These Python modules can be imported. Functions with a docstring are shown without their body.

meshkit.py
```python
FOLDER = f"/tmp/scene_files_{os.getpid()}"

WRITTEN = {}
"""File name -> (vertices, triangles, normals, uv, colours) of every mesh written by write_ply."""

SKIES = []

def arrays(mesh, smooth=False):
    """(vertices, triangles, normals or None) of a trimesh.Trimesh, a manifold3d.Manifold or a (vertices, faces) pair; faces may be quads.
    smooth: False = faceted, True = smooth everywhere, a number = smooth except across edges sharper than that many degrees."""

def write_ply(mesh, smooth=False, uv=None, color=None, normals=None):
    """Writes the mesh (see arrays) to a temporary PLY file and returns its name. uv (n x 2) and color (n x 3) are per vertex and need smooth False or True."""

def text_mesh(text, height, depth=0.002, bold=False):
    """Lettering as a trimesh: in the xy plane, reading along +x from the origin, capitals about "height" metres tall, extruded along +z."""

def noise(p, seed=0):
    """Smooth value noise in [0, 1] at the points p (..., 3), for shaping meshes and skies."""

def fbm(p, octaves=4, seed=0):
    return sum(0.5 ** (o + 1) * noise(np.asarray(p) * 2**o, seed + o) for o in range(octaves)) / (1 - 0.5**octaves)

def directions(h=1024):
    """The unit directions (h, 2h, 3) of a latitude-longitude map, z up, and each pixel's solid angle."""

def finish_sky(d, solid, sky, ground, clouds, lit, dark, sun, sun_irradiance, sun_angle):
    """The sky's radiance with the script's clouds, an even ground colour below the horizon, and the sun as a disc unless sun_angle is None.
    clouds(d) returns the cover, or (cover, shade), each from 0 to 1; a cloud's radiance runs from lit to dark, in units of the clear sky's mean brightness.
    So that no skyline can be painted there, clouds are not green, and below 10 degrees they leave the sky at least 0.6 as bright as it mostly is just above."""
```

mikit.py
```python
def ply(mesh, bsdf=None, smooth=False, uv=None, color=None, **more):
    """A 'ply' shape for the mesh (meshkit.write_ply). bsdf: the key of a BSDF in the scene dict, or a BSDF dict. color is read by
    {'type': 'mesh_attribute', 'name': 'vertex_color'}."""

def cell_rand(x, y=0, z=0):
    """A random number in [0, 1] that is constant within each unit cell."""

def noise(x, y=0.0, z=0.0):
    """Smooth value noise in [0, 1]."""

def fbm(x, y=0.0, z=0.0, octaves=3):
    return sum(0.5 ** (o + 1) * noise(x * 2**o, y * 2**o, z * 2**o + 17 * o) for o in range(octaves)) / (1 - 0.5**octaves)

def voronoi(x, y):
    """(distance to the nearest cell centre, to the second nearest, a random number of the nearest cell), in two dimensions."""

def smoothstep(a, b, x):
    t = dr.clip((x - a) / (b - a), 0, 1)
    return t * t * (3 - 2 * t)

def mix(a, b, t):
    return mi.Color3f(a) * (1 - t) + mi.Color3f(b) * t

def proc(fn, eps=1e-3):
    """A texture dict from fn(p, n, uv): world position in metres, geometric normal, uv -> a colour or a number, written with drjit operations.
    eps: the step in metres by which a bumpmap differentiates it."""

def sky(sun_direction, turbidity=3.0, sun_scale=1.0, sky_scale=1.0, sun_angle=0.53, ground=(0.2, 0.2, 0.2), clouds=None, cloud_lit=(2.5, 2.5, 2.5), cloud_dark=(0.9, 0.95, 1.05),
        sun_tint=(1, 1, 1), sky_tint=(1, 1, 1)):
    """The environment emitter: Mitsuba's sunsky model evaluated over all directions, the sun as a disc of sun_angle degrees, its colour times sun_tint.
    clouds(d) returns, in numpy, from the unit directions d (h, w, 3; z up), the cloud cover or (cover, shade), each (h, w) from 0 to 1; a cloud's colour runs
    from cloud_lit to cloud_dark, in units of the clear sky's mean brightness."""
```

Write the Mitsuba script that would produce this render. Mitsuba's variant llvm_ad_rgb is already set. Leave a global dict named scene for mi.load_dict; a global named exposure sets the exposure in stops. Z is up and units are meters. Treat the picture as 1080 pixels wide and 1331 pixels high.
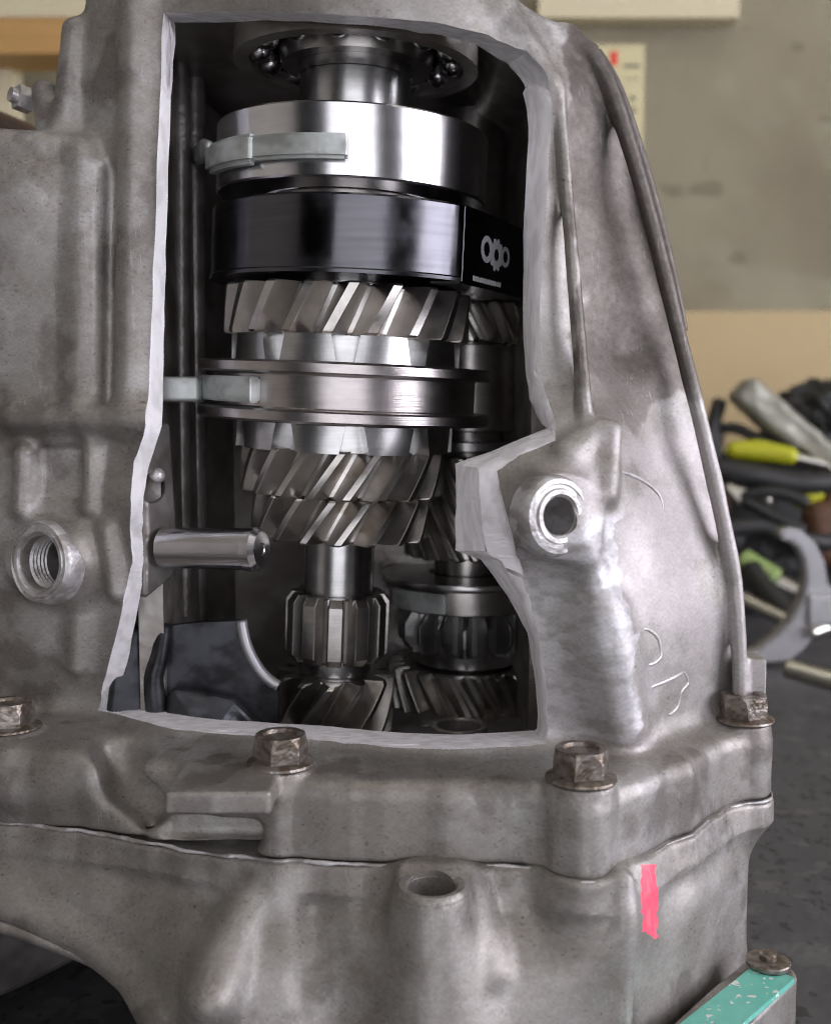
import math, random
import numpy as np, trimesh, shapely, drjit as dr, mitsuba as mi
import manifold3d as m3
from scipy import ndimage
from scipy.interpolate import RBFInterpolator
import mikit, meshkit
from mikit import proc, noise, fbm, voronoi, smoothstep, mix
T4 = mi.ScalarTransform4f
random.seed(7); RNG = np.random.default_rng(7)

# ------------------------------------------------------------------ camera, light, exposure
scene, labels = {'type': 'scene'}, {}
FPX, CX, CY, HOR = 1350.0, 540.0, 665.5, 560.0
PITCH = math.atan((CY - HOR) / FPX)
cp, sp = math.cos(PITCH), math.sin(PITCH)
exposure = -1.12
scene['camera'] = {'type': 'thinlens', 'fov': math.degrees(2 * math.atan(CX / FPX)), 'fov_axis': 'x',
    'aperture_radius': 0.0016, 'focus_distance': 0.318, 'near_clip': 0.01, 'far_clip': 30.0,
    'to_world': T4().look_at(origin=[0, 0, 0], target=[0, cp, -sp], up=[0, 0, 1]),
    }
WINDOW_LIGHT, TUBE_LIGHT, FILL_LIGHT = (13.5, 13.2, 14.6), (30, 28.5, 25.5), (2.9, 2.9, 3.1)

# ------------------------------------------------------------------ helpers (all modelling in millimetres, written out in metres)
def P(px, py, d):
    """The point that stands d mm in front of the camera under a pixel of the photograph."""
    u, v = (px - CX) / FPX, (CY - py) / FPX
    k = d / (cp + v * sp)
    return np.array([u * k, d, (-sp + v * cp) * k])
def Pz(px, py, z):
    u, v = (px - CX) / FPX, (CY - py) / FPX
    k = z / (-sp + v * cp)
    return np.array([u * k, (cp + v * sp) * k, z])
used = {}
def numbered(key):
    used[key] = used.get(key, -1) + 1
    return key if used[key] == 0 else f'{key}_{used[key]:03d}'
def tm(mesh):
    if hasattr(mesh, 'to_mesh'):
        m = mesh.to_mesh(); return trimesh.Trimesh(np.array(m.vert_properties[:, :3]), np.array(m.tri_verts), process=False)
    return mesh
def emit(key, mesh, bsdf, smooth=30, xf=None, **more):
    """One entry of the scene; xf: 4x4 in mm."""
    key = numbered(key)
    if not isinstance(mesh, dict):
        mesh = shape(mesh, bsdf, smooth, **more)
    scene[key] = dict(mesh)
    if xf is not None:
        M = np.array(xf, float).copy(); M[:3, 3] *= 0.001
        scene[key]['to_world'] = T4(M.tolist())
    return key
def shape(mesh, bsdf, smooth=30, **more):
    mesh = tm(mesh).copy(); mesh.apply_scale(0.001)
    return mikit.ply(mesh, 'mat_' + bsdf, smooth=smooth, **more)
def thing(name, label, cat, group=None):
    key = numbered(name); labels[key] = {'label': label, 'category': cat}
    if group: labels[key]['group'] = group
    return key
def tag(key, label, cat, group=None):
    labels[key] = {'label': label, 'category': cat}
    if group: labels[key]['group'] = group
def struct(name, mesh, bsdf, smooth=False, **more):
    key = emit(name, mesh, bsdf, smooth, **more); labels[key] = {'kind': 'structure'}; return key
def basis(axis, origin=(0, 0, 0), hint=(0, 0, 1)):
    """4x4 whose z axis points along axis."""
    z = np.asarray(axis, float); z = z / np.linalg.norm(z)
    x = np.cross(hint, z)
    if np.linalg.norm(x) < 1e-6: x = np.cross((1, 0, 0), z)
    x /= np.linalg.norm(x); M = np.eye(4); M[:3, 0], M[:3, 1], M[:3, 2], M[:3, 3] = x, np.cross(z, x), z, origin
    return M
def box(x0, x1, y0, y1, z0, z1, r=0.0):
    if r <= 0:
        b = trimesh.creation.box((x1 - x0, y1 - y0, z1 - z0)); b.apply_translation(((x0 + x1) / 2, (y0 + y1) / 2, (z0 + z1) / 2)); return b
    pts = []
    for s in np.ndindex(2, 2, 2):
        c = [(a + r, b - r)[k] for (a, b), k in zip(((x0, x1), (y0, y1), (z0, z1)), s)]
        pts.append(m3.Manifold.sphere(r, 16).translate(c))
    return tm(m3.Manifold.batch_hull(pts))
def lathe(profile, sections=64):
    return trimesh.creation.revolve(np.array(profile, float), sections=sections)
def tube(points, radius, sections=10, closed=False):
    pts = np.array(points, float); n = len(pts)
    rad = np.broadcast_to(np.asarray(radius, float), (n,))
    t = np.gradient(pts, axis=0)
    if closed: t = np.roll(pts, -1, 0) - np.roll(pts, 1, 0)
    t /= np.maximum(np.linalg.norm(t, axis=1, keepdims=True), 1e-9)
    ref = np.array([0, 0, 1.0]) if abs(t[0, 2]) < 0.9 else np.array([1.0, 0, 0])
    v, a = [], np.cross(ref, t[0]); a /= np.linalg.norm(a)
    ang = np.linspace(0, 2 * np.pi, sections, endpoint=False)
    for i in range(n):
        a = a - t[i] * (a @ t[i]); a /= np.linalg.norm(a); b = np.cross(t[i], a)
        v.append(pts[i] + rad[i] * (np.cos(ang)[:, None] * a + np.sin(ang)[:, None] * b))
    v = np.vstack(v); f = []
    for i in range(n if closed else n - 1):
        for j in range(sections):
            p, q = i * sections + j, i * sections + (j + 1) % sections
            r, s = ((i + 1) % n) * sections + j, ((i + 1) % n) * sections + (j + 1) % sections
            f += [[p, q, s], [p, s, r]]
    if not closed:
        v = np.vstack([v, pts[0], pts[-1]]); c0, c1 = len(v) - 2, len(v) - 1
        for j in range(sections):
            f += [[c0, (j + 1) % sections, j], [c1, (n - 1) * sections + j, (n - 1) * sections + (j + 1) % sections]]
    m = trimesh.Trimesh(v, f, process=False); m.fix_normals(); return m
def smoothline(pts, n=60):
    pts = np.array(pts, float); s = np.r_[0, np.cumsum(np.linalg.norm(np.diff(pts, axis=0), axis=1))]
    from scipy.interpolate import PchipInterpolator
    return PchipInterpolator(s, pts)(np.linspace(0, s[-1], n))
def prism(poly, z0, z1):
    m = trimesh.creation.extrude_polygon(poly, z1 - z0, engine='earcut'); m.apply_translation((0, 0, z0)); return m

# ------------------------------------------------------------------ materials
def rgb(*c): return {'type': 'rgb', 'value': list(c if len(c) == 3 else c * 3)}
def mat(key, base, rough, metallic=0.0, bump=None, bump_scale=0.0003, eps=2e-4, **more):
    b = {'type': 'principled', 'base_color': base if isinstance(base, dict) else (proc(base) if callable(base) else rgb(*base)),
         'roughness': proc(rough) if callable(rough) else rough, 'metallic': proc(metallic) if callable(metallic) else metallic, **more}
    if bump is not None:
        b = {'type': 'bumpmap', 'arbitrary': proc(bump, eps), 'scale': bump_scale, 'nested_bsdf': b}
    scene['mat_' + key] = {'type': 'twosided', 'nested': b}
    return key
def cast_color(p, n, uv):
    q = p * 1000.0
    big = fbm(q.x / 34 + 3.1, q.y / 34, q.z / 34, 3); mid = fbm(q.x / 9, q.y / 9 + 5, q.z / 9, 3); fine = noise(q.x / 0.7, q.y / 0.7, q.z / 0.7); f2 = noise(q.x / 1.9, q.y / 1.9, q.z / 1.9)
    c = mix((0.368, 0.353, 0.334), (0.262, 0.244, 0.224), smoothstep(0.36, 0.66, big * 0.5 + mid * 0.3 + 0.2 * f2))
    c = mix(c, (0.46, 0.452, 0.45), smoothstep(0.50, 0.60, fbm(q.x / 8, q.y / 8 + 5, q.z / 8, 6)) * smoothstep(0.55, 0.35, big) * 0.5)
    pore = smoothstep(0.74, 0.82, noise(q.x / 0.8 + 3, q.y / 0.8, q.z / 0.8)) * smoothstep(0.42, 0.58, mid)
    c = mix(c, (0.15, 0.14, 0.13), pore * 0.45)
    # oil stains, thick on the right flank
    flank = smoothstep(44, 50, q.x + 8 * (mid - 0.5)) * smoothstep(0, 22, q.z + 26 * (big - 0.5))
    stain = smoothstep(0.56 - 0.36 * flank, 0.66 - 0.30 * flank, fbm(q.x / 19 + 40, q.y / 19, q.z / 27 + 9, 6))
    c = mix(c, mix((0.085, 0.070, 0.062), (0.125, 0.108, 0.098), f2), stain * (0.50 + 0.36 * flank))
    speck = smoothstep(0.79, 0.84, fbm(q.x / 2.2, q.y / 2.2, q.z / 2.2 + 31, 3))
    c = mix(c, (0.11, 0.095, 0.08), speck * 0.55)
    # metal ground bare right of the opening, down to a ragged border
    edge_ = q.x + 9 * (fbm(q.z / 6, q.y / 9, 3.0, 3) - 0.5) + 0.10 * (q.z + 40)
    bare = smoothstep(61.5, 60.6, edge_) * smoothstep(28, 30, q.x) * smoothstep(-22, -30, q.z + 12 * (mid - 0.5)) * smoothstep(-92, -90, q.z)
    c = mix(c, mix((0.62, 0.61, 0.635), (0.46, 0.45, 0.455), smoothstep(0.4, 0.68, fbm(q.x / 5 + 2, q.y / 5, q.z / 3, 3))), bare * 0.85)
    pale_low = smoothstep(0.36, 0.52, fbm(q.x / 16 + 2, q.y / 24, q.z / 16, 6)) * smoothstep(34, 38, q.x + 10 * (mid - 0.5)) * smoothstep(4, -6, q.z + 20 * (big - 0.5)) * smoothstep(-96, -92, q.z)  # paler tone over the lower right flank, broken up by noise
    c = mix(c, mix((0.50, 0.47, 0.475), (0.40, 0.375, 0.37), f2), pale_low * (1 - bare) * 0.75)
    scr = smoothstep(0.80, 0.87, noise(q.x / 0.5 + q.z / 5.0, q.y / 0.7, q.z / 9.0 - q.x / 14.0)) * smoothstep(0.45, 0.6, noise(q.x / 15 + 9, q.y / 15, q.z / 15))
    c = mix(c, (0.55, 0.55, 0.57), scr * 0.22)
    return c * (0.80 + 0.24 * fine + 0.16 * f2)
def cast_bump(p, n, uv):
    q = p * 1000.0
    return 1.1 * noise(q.x / 0.5, q.y / 0.5, q.z / 0.5) + 0.55 * noise(q.x / 1.1, q.y / 1.1, q.z / 1.1)
def cast_rough(p, n, uv):
    q = p * 1000.0
    return 0.44 + 0.20 * fbm(q.x / 7, q.y / 7, q.z / 7, 4)
mat('cast_aluminium', cast_color, cast_rough, 0.72, cast_bump, 0.000035)
def cut_color(p, n, uv):
    q = p * 1000.0
    return mix((0.82, 0.81, 0.845), (0.66, 0.645, 0.66), smoothstep(0.35, 0.75, fbm(q.x / 3, q.y / 1.2, q.z / 9, 3)))
mat('cut_metal', cut_color, 0.42, 0.12, lambda p, n, uv: fbm(p.x * 420 + p.z * 900, p.y * 500, p.z * 1500 - p.x * 300, 2) + 0.6 * noise(p.x * 260, p.y * 260, p.z * 260), 0.0003)
mat('ground_metal', lambda p, n, uv: mix((0.60, 0.59, 0.60), (0.38, 0.36, 0.35), smoothstep(0.38, 0.66, fbm(p.x * 260, p.y * 260, p.z * 260, 3))), 0.46, 0.7, lambda p, n, uv: fbm(p.x * 900, p.y * 900, p.z * 900, 2), 0.0002)
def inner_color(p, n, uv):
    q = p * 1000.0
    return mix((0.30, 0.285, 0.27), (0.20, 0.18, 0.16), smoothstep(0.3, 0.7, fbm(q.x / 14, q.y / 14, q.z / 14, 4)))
mat('darker_interior', inner_color, 0.36, 0.55, lambda p, n, uv: fbm(p.x * 400, p.y * 400, p.z * 400, 2), 0.0002)  # chamber surfaces, toned darker than the outer casing
mat('darker_cast', lambda p, n, uv: mix((0.30, 0.285, 0.28), (0.17, 0.155, 0.145), smoothstep(0.35, 0.7, fbm(p.x * 90, p.y * 90, p.z * 90, 3))), 0.38, 0.6,  # darker cast tone for parts inside the housing
    lambda p, n, uv: fbm(p.x * 500, p.y * 500, p.z * 500, 2), 0.0003)
def steel(lo, hi, sx=0.6):
    def f(p, n, uv):
        q = p * 1000.0
        return mix(lo, hi, 0.45 * noise(q.x / 9, q.y / 9, q.z / sx) + 0.55 * smoothstep(0.3, 0.7, fbm(q.x / 6, q.y / 6, q.z / 4, 4)))
    return f
brushed = lambda p, n, uv: noise(p.x * 60, p.y * 60, p.z * 5200) + 0.5 * noise(p.x * 90, p.y * 90, p.z * 2100)
mat('polished_steel', steel((0.64, 0.63, 0.65), (0.76, 0.75, 0.78), 0.35), 0.20, 1.0, brushed, 0.00002, 5e-5)
mat('gear_steel', lambda p, n, uv: mix(mix((0.46, 0.44, 0.42), (0.60, 0.58, 0.555), fbm(p.x * 200, p.y * 200, p.z * 200, 3)), (0.33, 0.28, 0.22), smoothstep(0.60, 0.74, fbm(p.x * 120 + 5, p.y * 120, p.z * 160, 3)) * 0.5), lambda p, n, uv: 0.20 + 0.22 * fbm(p.x * 260, p.y * 260, p.z * 260, 3), 1.0, lambda p, n, uv: noise(p.x * 700, p.y * 700, p.z * 2600), 0.00002, 1e-4)
mat('rim_metal', lambda p, n, uv: mix((0.52, 0.50, 0.50), (0.36, 0.335, 0.32), smoothstep(0.35, 0.68, fbm(p.x * 160, p.y * 160, p.z * 110, 4))), 0.45, 0.6, lambda p, n, uv: noise(p.x * 1500, p.y * 1500, p.z * 1500), 0.0001)
mat('plain_steel', steel((0.36, 0.345, 0.33), (0.48, 0.46, 0.44)), 0.29, 1.0)
mat('ring_steel', steel((0.46, 0.46, 0.46), (0.60, 0.60, 0.60)), 0.26, 1.0)
mat('sleeve_steel', steel((0.40, 0.37, 0.37), (0.53, 0.50, 0.49), 0.3), 0.27, 1.0, brushed, 0.00002, 5e-5)
mat('black_drum', lambda p, n, uv: mix((0.09, 0.09, 0.10), (0.13, 0.13, 0.145), fbm(p.x * 60, p.y * 60, p.z * 700, 2)), lambda p, n, uv: 0.14 + 0.14 * smoothstep(0.4, 0.7, fbm(p.x * 70, p.y * 70, p.z * 50, 4)), 1.0, brushed, 0.000004, 5e-5)
mat('fork_aluminium', lambda p, n, uv: mix((0.55, 0.585, 0.575), (0.33, 0.345, 0.33), smoothstep(0.35, 0.7, fbm(p.x * 120, p.y * 120, p.z * 160, 3))), 0.46, 0.6,
    lambda p, n, uv: fbm(p.x * 900, p.y * 900, p.z * 900, 2), 0.00012)
mat('blued_plate', lambda p, n, uv: mix((0.06, 0.063, 0.072), (0.02, 0.02, 0.023), smoothstep(0.35, 0.65, fbm(p.x * 110, p.y * 110, p.z * 110, 4))), lambda p, n, uv: 0.28 + 0.25 * fbm(p.x * 150, p.y * 150, p.z * 150, 3), 0.7)
def bolt_color(p, n, uv):
    q = p * 1000.0
    c = mix((0.27, 0.245, 0.225), (0.15, 0.12, 0.095), smoothstep(0.35, 0.65, fbm(q.x / 3, q.y / 3, q.z / 3, 3)))
    return mix(c, (0.56, 0.50, 0.45), smoothstep(0.5, 0.75, fbm(q.x / 2.4 + 4, q.y / 2.4, q.z / 2.4, 3)) * 0.35)
mat('rusty_steel', bolt_color, 0.40, 0.8, lambda p, n, uv: fbm(p.x * 900, p.y * 900, p.z * 900, 2), 0.0003)
mat('print_white', (0.62, 0.62, 0.66), 0.5)
mat('brass', (0.62, 0.46, 0.20), 0.32, 1.0)
mat('sealant', lambda p, n, uv: mix((0.56, 0.55, 0.56), (0.28, 0.26, 0.25), smoothstep(0.42, 0.6, fbm(p.x * 240, p.y * 240, p.z * 240, 3))), 0.42, 0.35)
mat('pink_paint', lambda p, n, uv: mix((0.86, 0.09, 0.16), (0.62, 0.17, 0.21), smoothstep(0.45, 0.75, fbm(p.x * 900, p.y * 900, p.z * 220, 4))), 0.5)
def teal_color(p, n, uv):
    q = p * 1000.0
    chip = smoothstep(0.65, 0.70, fbm(q.x / 1.9, q.y / 1.6, q.z / 1.6, 3))
    return mix(mix((0.11, 0.43, 0.36), (0.17, 0.52, 0.43), fbm(q.x / 6, q.y / 6, q.z / 6, 3)), (0.62, 0.66, 0.62), chip)
mat('teal_paint', teal_color, 0.38, 0.0, lambda p, n, uv: fbm(p.x * 500, p.y * 500, p.z * 500, 2), 0.0003)
def wall_color(p, n, uv):
    a = fbm(p.x * 3.1, p.y, p.z * 3.1, 4); b = fbm(p.x * 11, p.y, p.z * 11 + 4, 3)
    c = mix((0.27, 0.242, 0.165), (0.20, 0.172, 0.115), smoothstep(0.36, 0.66, a))
    c = mix(c, (0.30, 0.285, 0.205), smoothstep(0.55, 0.7, b) * 0.5)
    return mix(c, (0.13, 0.11, 0.07), smoothstep(0.68, 0.76, fbm(p.x * 14 + 3, p.y, p.z * 22, 3)) * 0.6)
mat('old_wall', wall_color, 0.75, 0.0, lambda p, n, uv: fbm(p.x * 40, p.y * 40, p.z * 40, 3), 0.002, 1e-3)
mat('cream_board', lambda p, n, uv: mix((0.52, 0.40, 0.215), (0.44, 0.33, 0.17), fbm(p.x * 8, p.y, p.z * 8, 3)), 0.6)
mat('cream_trim', (0.62, 0.56, 0.38), 0.5)
mat('poster_paper', lambda p, n, uv: mix((0.66, 0.60, 0.36), (0.58, 0.52, 0.30), fbm(p.x * 30, p.y, p.z * 30, 2)), 0.5)
mat('red_print', (0.72, 0.06, 0.03), 0.5)
mat('dark_print', (0.16, 0.15, 0.10), 0.6)
mat('wood', lambda p, n, uv: mix((0.56, 0.34, 0.13), (0.40, 0.22, 0.07), fbm(p.x * 4, p.y * 30, p.z * 60, 3)), 0.55)
def bench_color(p, n, uv):
    a = fbm(p.x * 26, p.y * 26, 0.3, 4); s = smoothstep(0.66, 0.72, fbm(p.x * 240, p.y * 240, 2.0, 3))
    w = 0.5 * smoothstep(0.60, 0.72, fbm(p.x * 90 + 9, p.y * 90, 5.0, 4))
    return mix(mix(mix((0.050, 0.051, 0.056), (0.085, 0.085, 0.090), a), (0.17, 0.165, 0.16), w * 0.5), (0.02, 0.02, 0.02), s * 0.6)
mat('bench_top', bench_color, lambda p, n, uv: 0.45 + 0.25 * fbm(p.x * 40, p.y * 40, 1.0, 3), 0.0, lambda p, n, uv: fbm(p.x * 200, p.y * 200, 1.0, 3), 0.0006)
mat('black_rubber', (0.020, 0.020, 0.021), 0.5)
mat('dark_plastic', lambda p, n, uv: mix((0.028, 0.030, 0.030), (0.014, 0.014, 0.014), fbm(p.x * 40, p.y * 40, p.z * 40, 2)), 0.45)
mat('yellow_plastic', (0.46, 0.47, 0.015), 0.45)
mat('green_plastic', (0.26, 0.36, 0.12), 0.4)
mat('chrome', (0.66, 0.65, 0.60), 0.22, 1.0)
mat('dull_steel', steel((0.42, 0.41, 0.36), (0.56, 0.54, 0.46)), 0.34, 1.0)
mat('fork_casting', lambda p, n, uv: mix((0.52, 0.52, 0.54), (0.38, 0.375, 0.39), fbm(p.x * 90, p.y * 90, p.z * 90, 3)), 0.42, 0.7)
mat('brown_leather', (0.10, 0.045, 0.022), 0.5)
mat('brown_hose', (0.075, 0.045, 0.032), 0.4)
mat('clear_film', (0.27, 0.265, 0.22), 0.35, 0.2)
mat('plain_plaster', (0.50, 0.48, 0.43), 0.8)
mat('floor_concrete', (0.22, 0.21, 0.20), 0.7)
mat('lamp_housing', (0.7, 0.7, 0.7), 0.5)
mat('lamp_glass', (0.8, 0.8, 0.8), 0.4)

# ------------------------------------------------------------------ room: what is seen, and what the metal mirrors
BENCH = -200.0
struct('wall', box(-2200, 2000, 1400, 1440, -1000, 1700), 'old_wall')
struct('wall_left', box(-2240, -2200, -2000, 1400, -1000, 1700), 'plain_plaster')
struct('ceiling', box(-2240, 2000, -2000, 1440, 1700, 1740), 'plain_plaster')
struct('floor', box(-2240, 2000, -2000, 1440, -1040, -1000), 'floor_concrete')
wr = thing('window', 'large bright window in the side wall of the workshop', 'window')
WY0, WYM, WY1 = -1550, -450, 650
emit(wr + '__frame', trimesh.util.concatenate([box(1980, 2020, WY0, WY1, 1150, 1210), box(1980, 2020, WY0, WY1, -260, -200), box(1980, 2020, WY0 - 60, WY0, -260, 1210),
    box(1980, 2020, WY1, WY1 + 60, -260, 1210), box(1985, 2015, WYM - 20, WYM + 20, -200, 1150)]), 'cream_trim', False)
for y0, y1 in ((WY0, WYM - 20), (WYM + 20, WY1)):
    emit(wr + '__pane', trimesh.Trimesh([(2005, y0, -200), (2005, y1, -200), (2005, y1, 1150), (2005, y0, 1150)], [(0, 2, 1), (0, 3, 2)], process=False), 'lamp_glass', False,
         emitter={'type': 'area', 'radiance': rgb(*WINDOW_LIGHT)})
dk = thing('fill_doorway', 'unseen bright opening added as fill behind the photographer', 'fill_doorway')
emit(dk + '__opening', trimesh.Trimesh([(-700, -1990, -900), (900, -1990, -900), (900, -1990, 1300), (-700, -1990, 1300)], [(0, 2, 1), (0, 3, 2)], process=False), 'lamp_glass', False,
     emitter={'type': 'area', 'radiance': rgb(*FILL_LIGHT)})  # unseen opening, added as fill light from behind the camera
for (x, y) in ((-250, -350), (500, 600)):
    k = thing('ceiling_lamp', 'long tube lamp on the ceiling ' + ('behind the camera' if y < 0 else 'above the bench'), 'lamp', 'ceiling tube lamps')
    emit(k + '__housing', box(x - 640, x + 640, y - 70, y + 70, 1650, 1690), 'lamp_housing', False)
    c = trimesh.creation.cylinder(16, 1200, sections=20); c.apply_transform(trimesh.transformations.rotation_matrix(math.pi / 2, (0, 1, 0))); c.apply_translation((x, y, 1620))
    emit(k + '__tube', c, 'lamp_glass', True, emitter={'type': 'area', 'radiance': rgb(*TUBE_LIGHT)})
struct('workbench', box(-1200, 1400, 180, 1300, BENCH - 40, BENCH), 'bench_top')
def wallrect(px0, px1, py0, py1, d, t):
    a, b = P(px0, py1, d), P(px1, py0, d); return box(a[0], b[0], d, d + t, a[2], b[2])
k = emit('wainscot_board', wallrect(860, 1300, 404, 900, 1380, 19), 'cream_board', False); tag(k, 'cream board fixed along the lower wall behind the bench', 'board')
k = emit('shelf_edge', wallrect(700, 962, -14, 22, 1370, 29), 'cream_trim', False); tag(k, 'cream shelf edge high on the wall, above the poster', 'shelf')
po = thing('poster', 'narrow yellowed notice with a red mark pinned to the wall', 'poster')
emit(po + '__sheet', wallrect(745, 838, 57, 222, 1394, 3), 'poster_paper', False)
def prints(key, bs, d, rects):
    emit(key, trimesh.util.concatenate([wallrect(*r, d, 0.6) for r in rects]), bs, False)
prints(po + '__red_mark', 'red_print', 1393, [(793, 803, 66, 84)])
for r_ in [(811, 832, 83, 87), (819, 826, 124, 130), (820, 826, 139, 146), (812, 830, 101, 102)]: prints(po + '__dark_print', 'dark_print', 1393, [r_])
k = emit('wooden_plank', wallrect(-140, 118, 22, 69, 1250, 60), 'wood', False); tag(k, 'orange wooden plank fixed high on the wall at upper left', 'plank')
k = emit('white_strip', wallrect(-140, 118, -6, 21, 1250, 50), 'cream_trim', False); tag(k, 'white strip lying on the wooden plank at upper left', 'strip')
k = emit('cream_post', wallrect(-60, 13, 70, 420, 1300, 40), 'cream_trim', False); tag(k, 'cream upright post under the wooden plank at left edge', 'post')
k = emit('brown_hose', tube(smoothline([P(-80, 120, 520), P(-20, 148, 500), P(20, 165, 480), P(52, 182, 470), P(90, 215, 470), P(120, 300, 470)]), 4.2), 'brown_hose', True); tag(k, 'dark brown hose behind the casing at left edge', 'hose')

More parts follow.
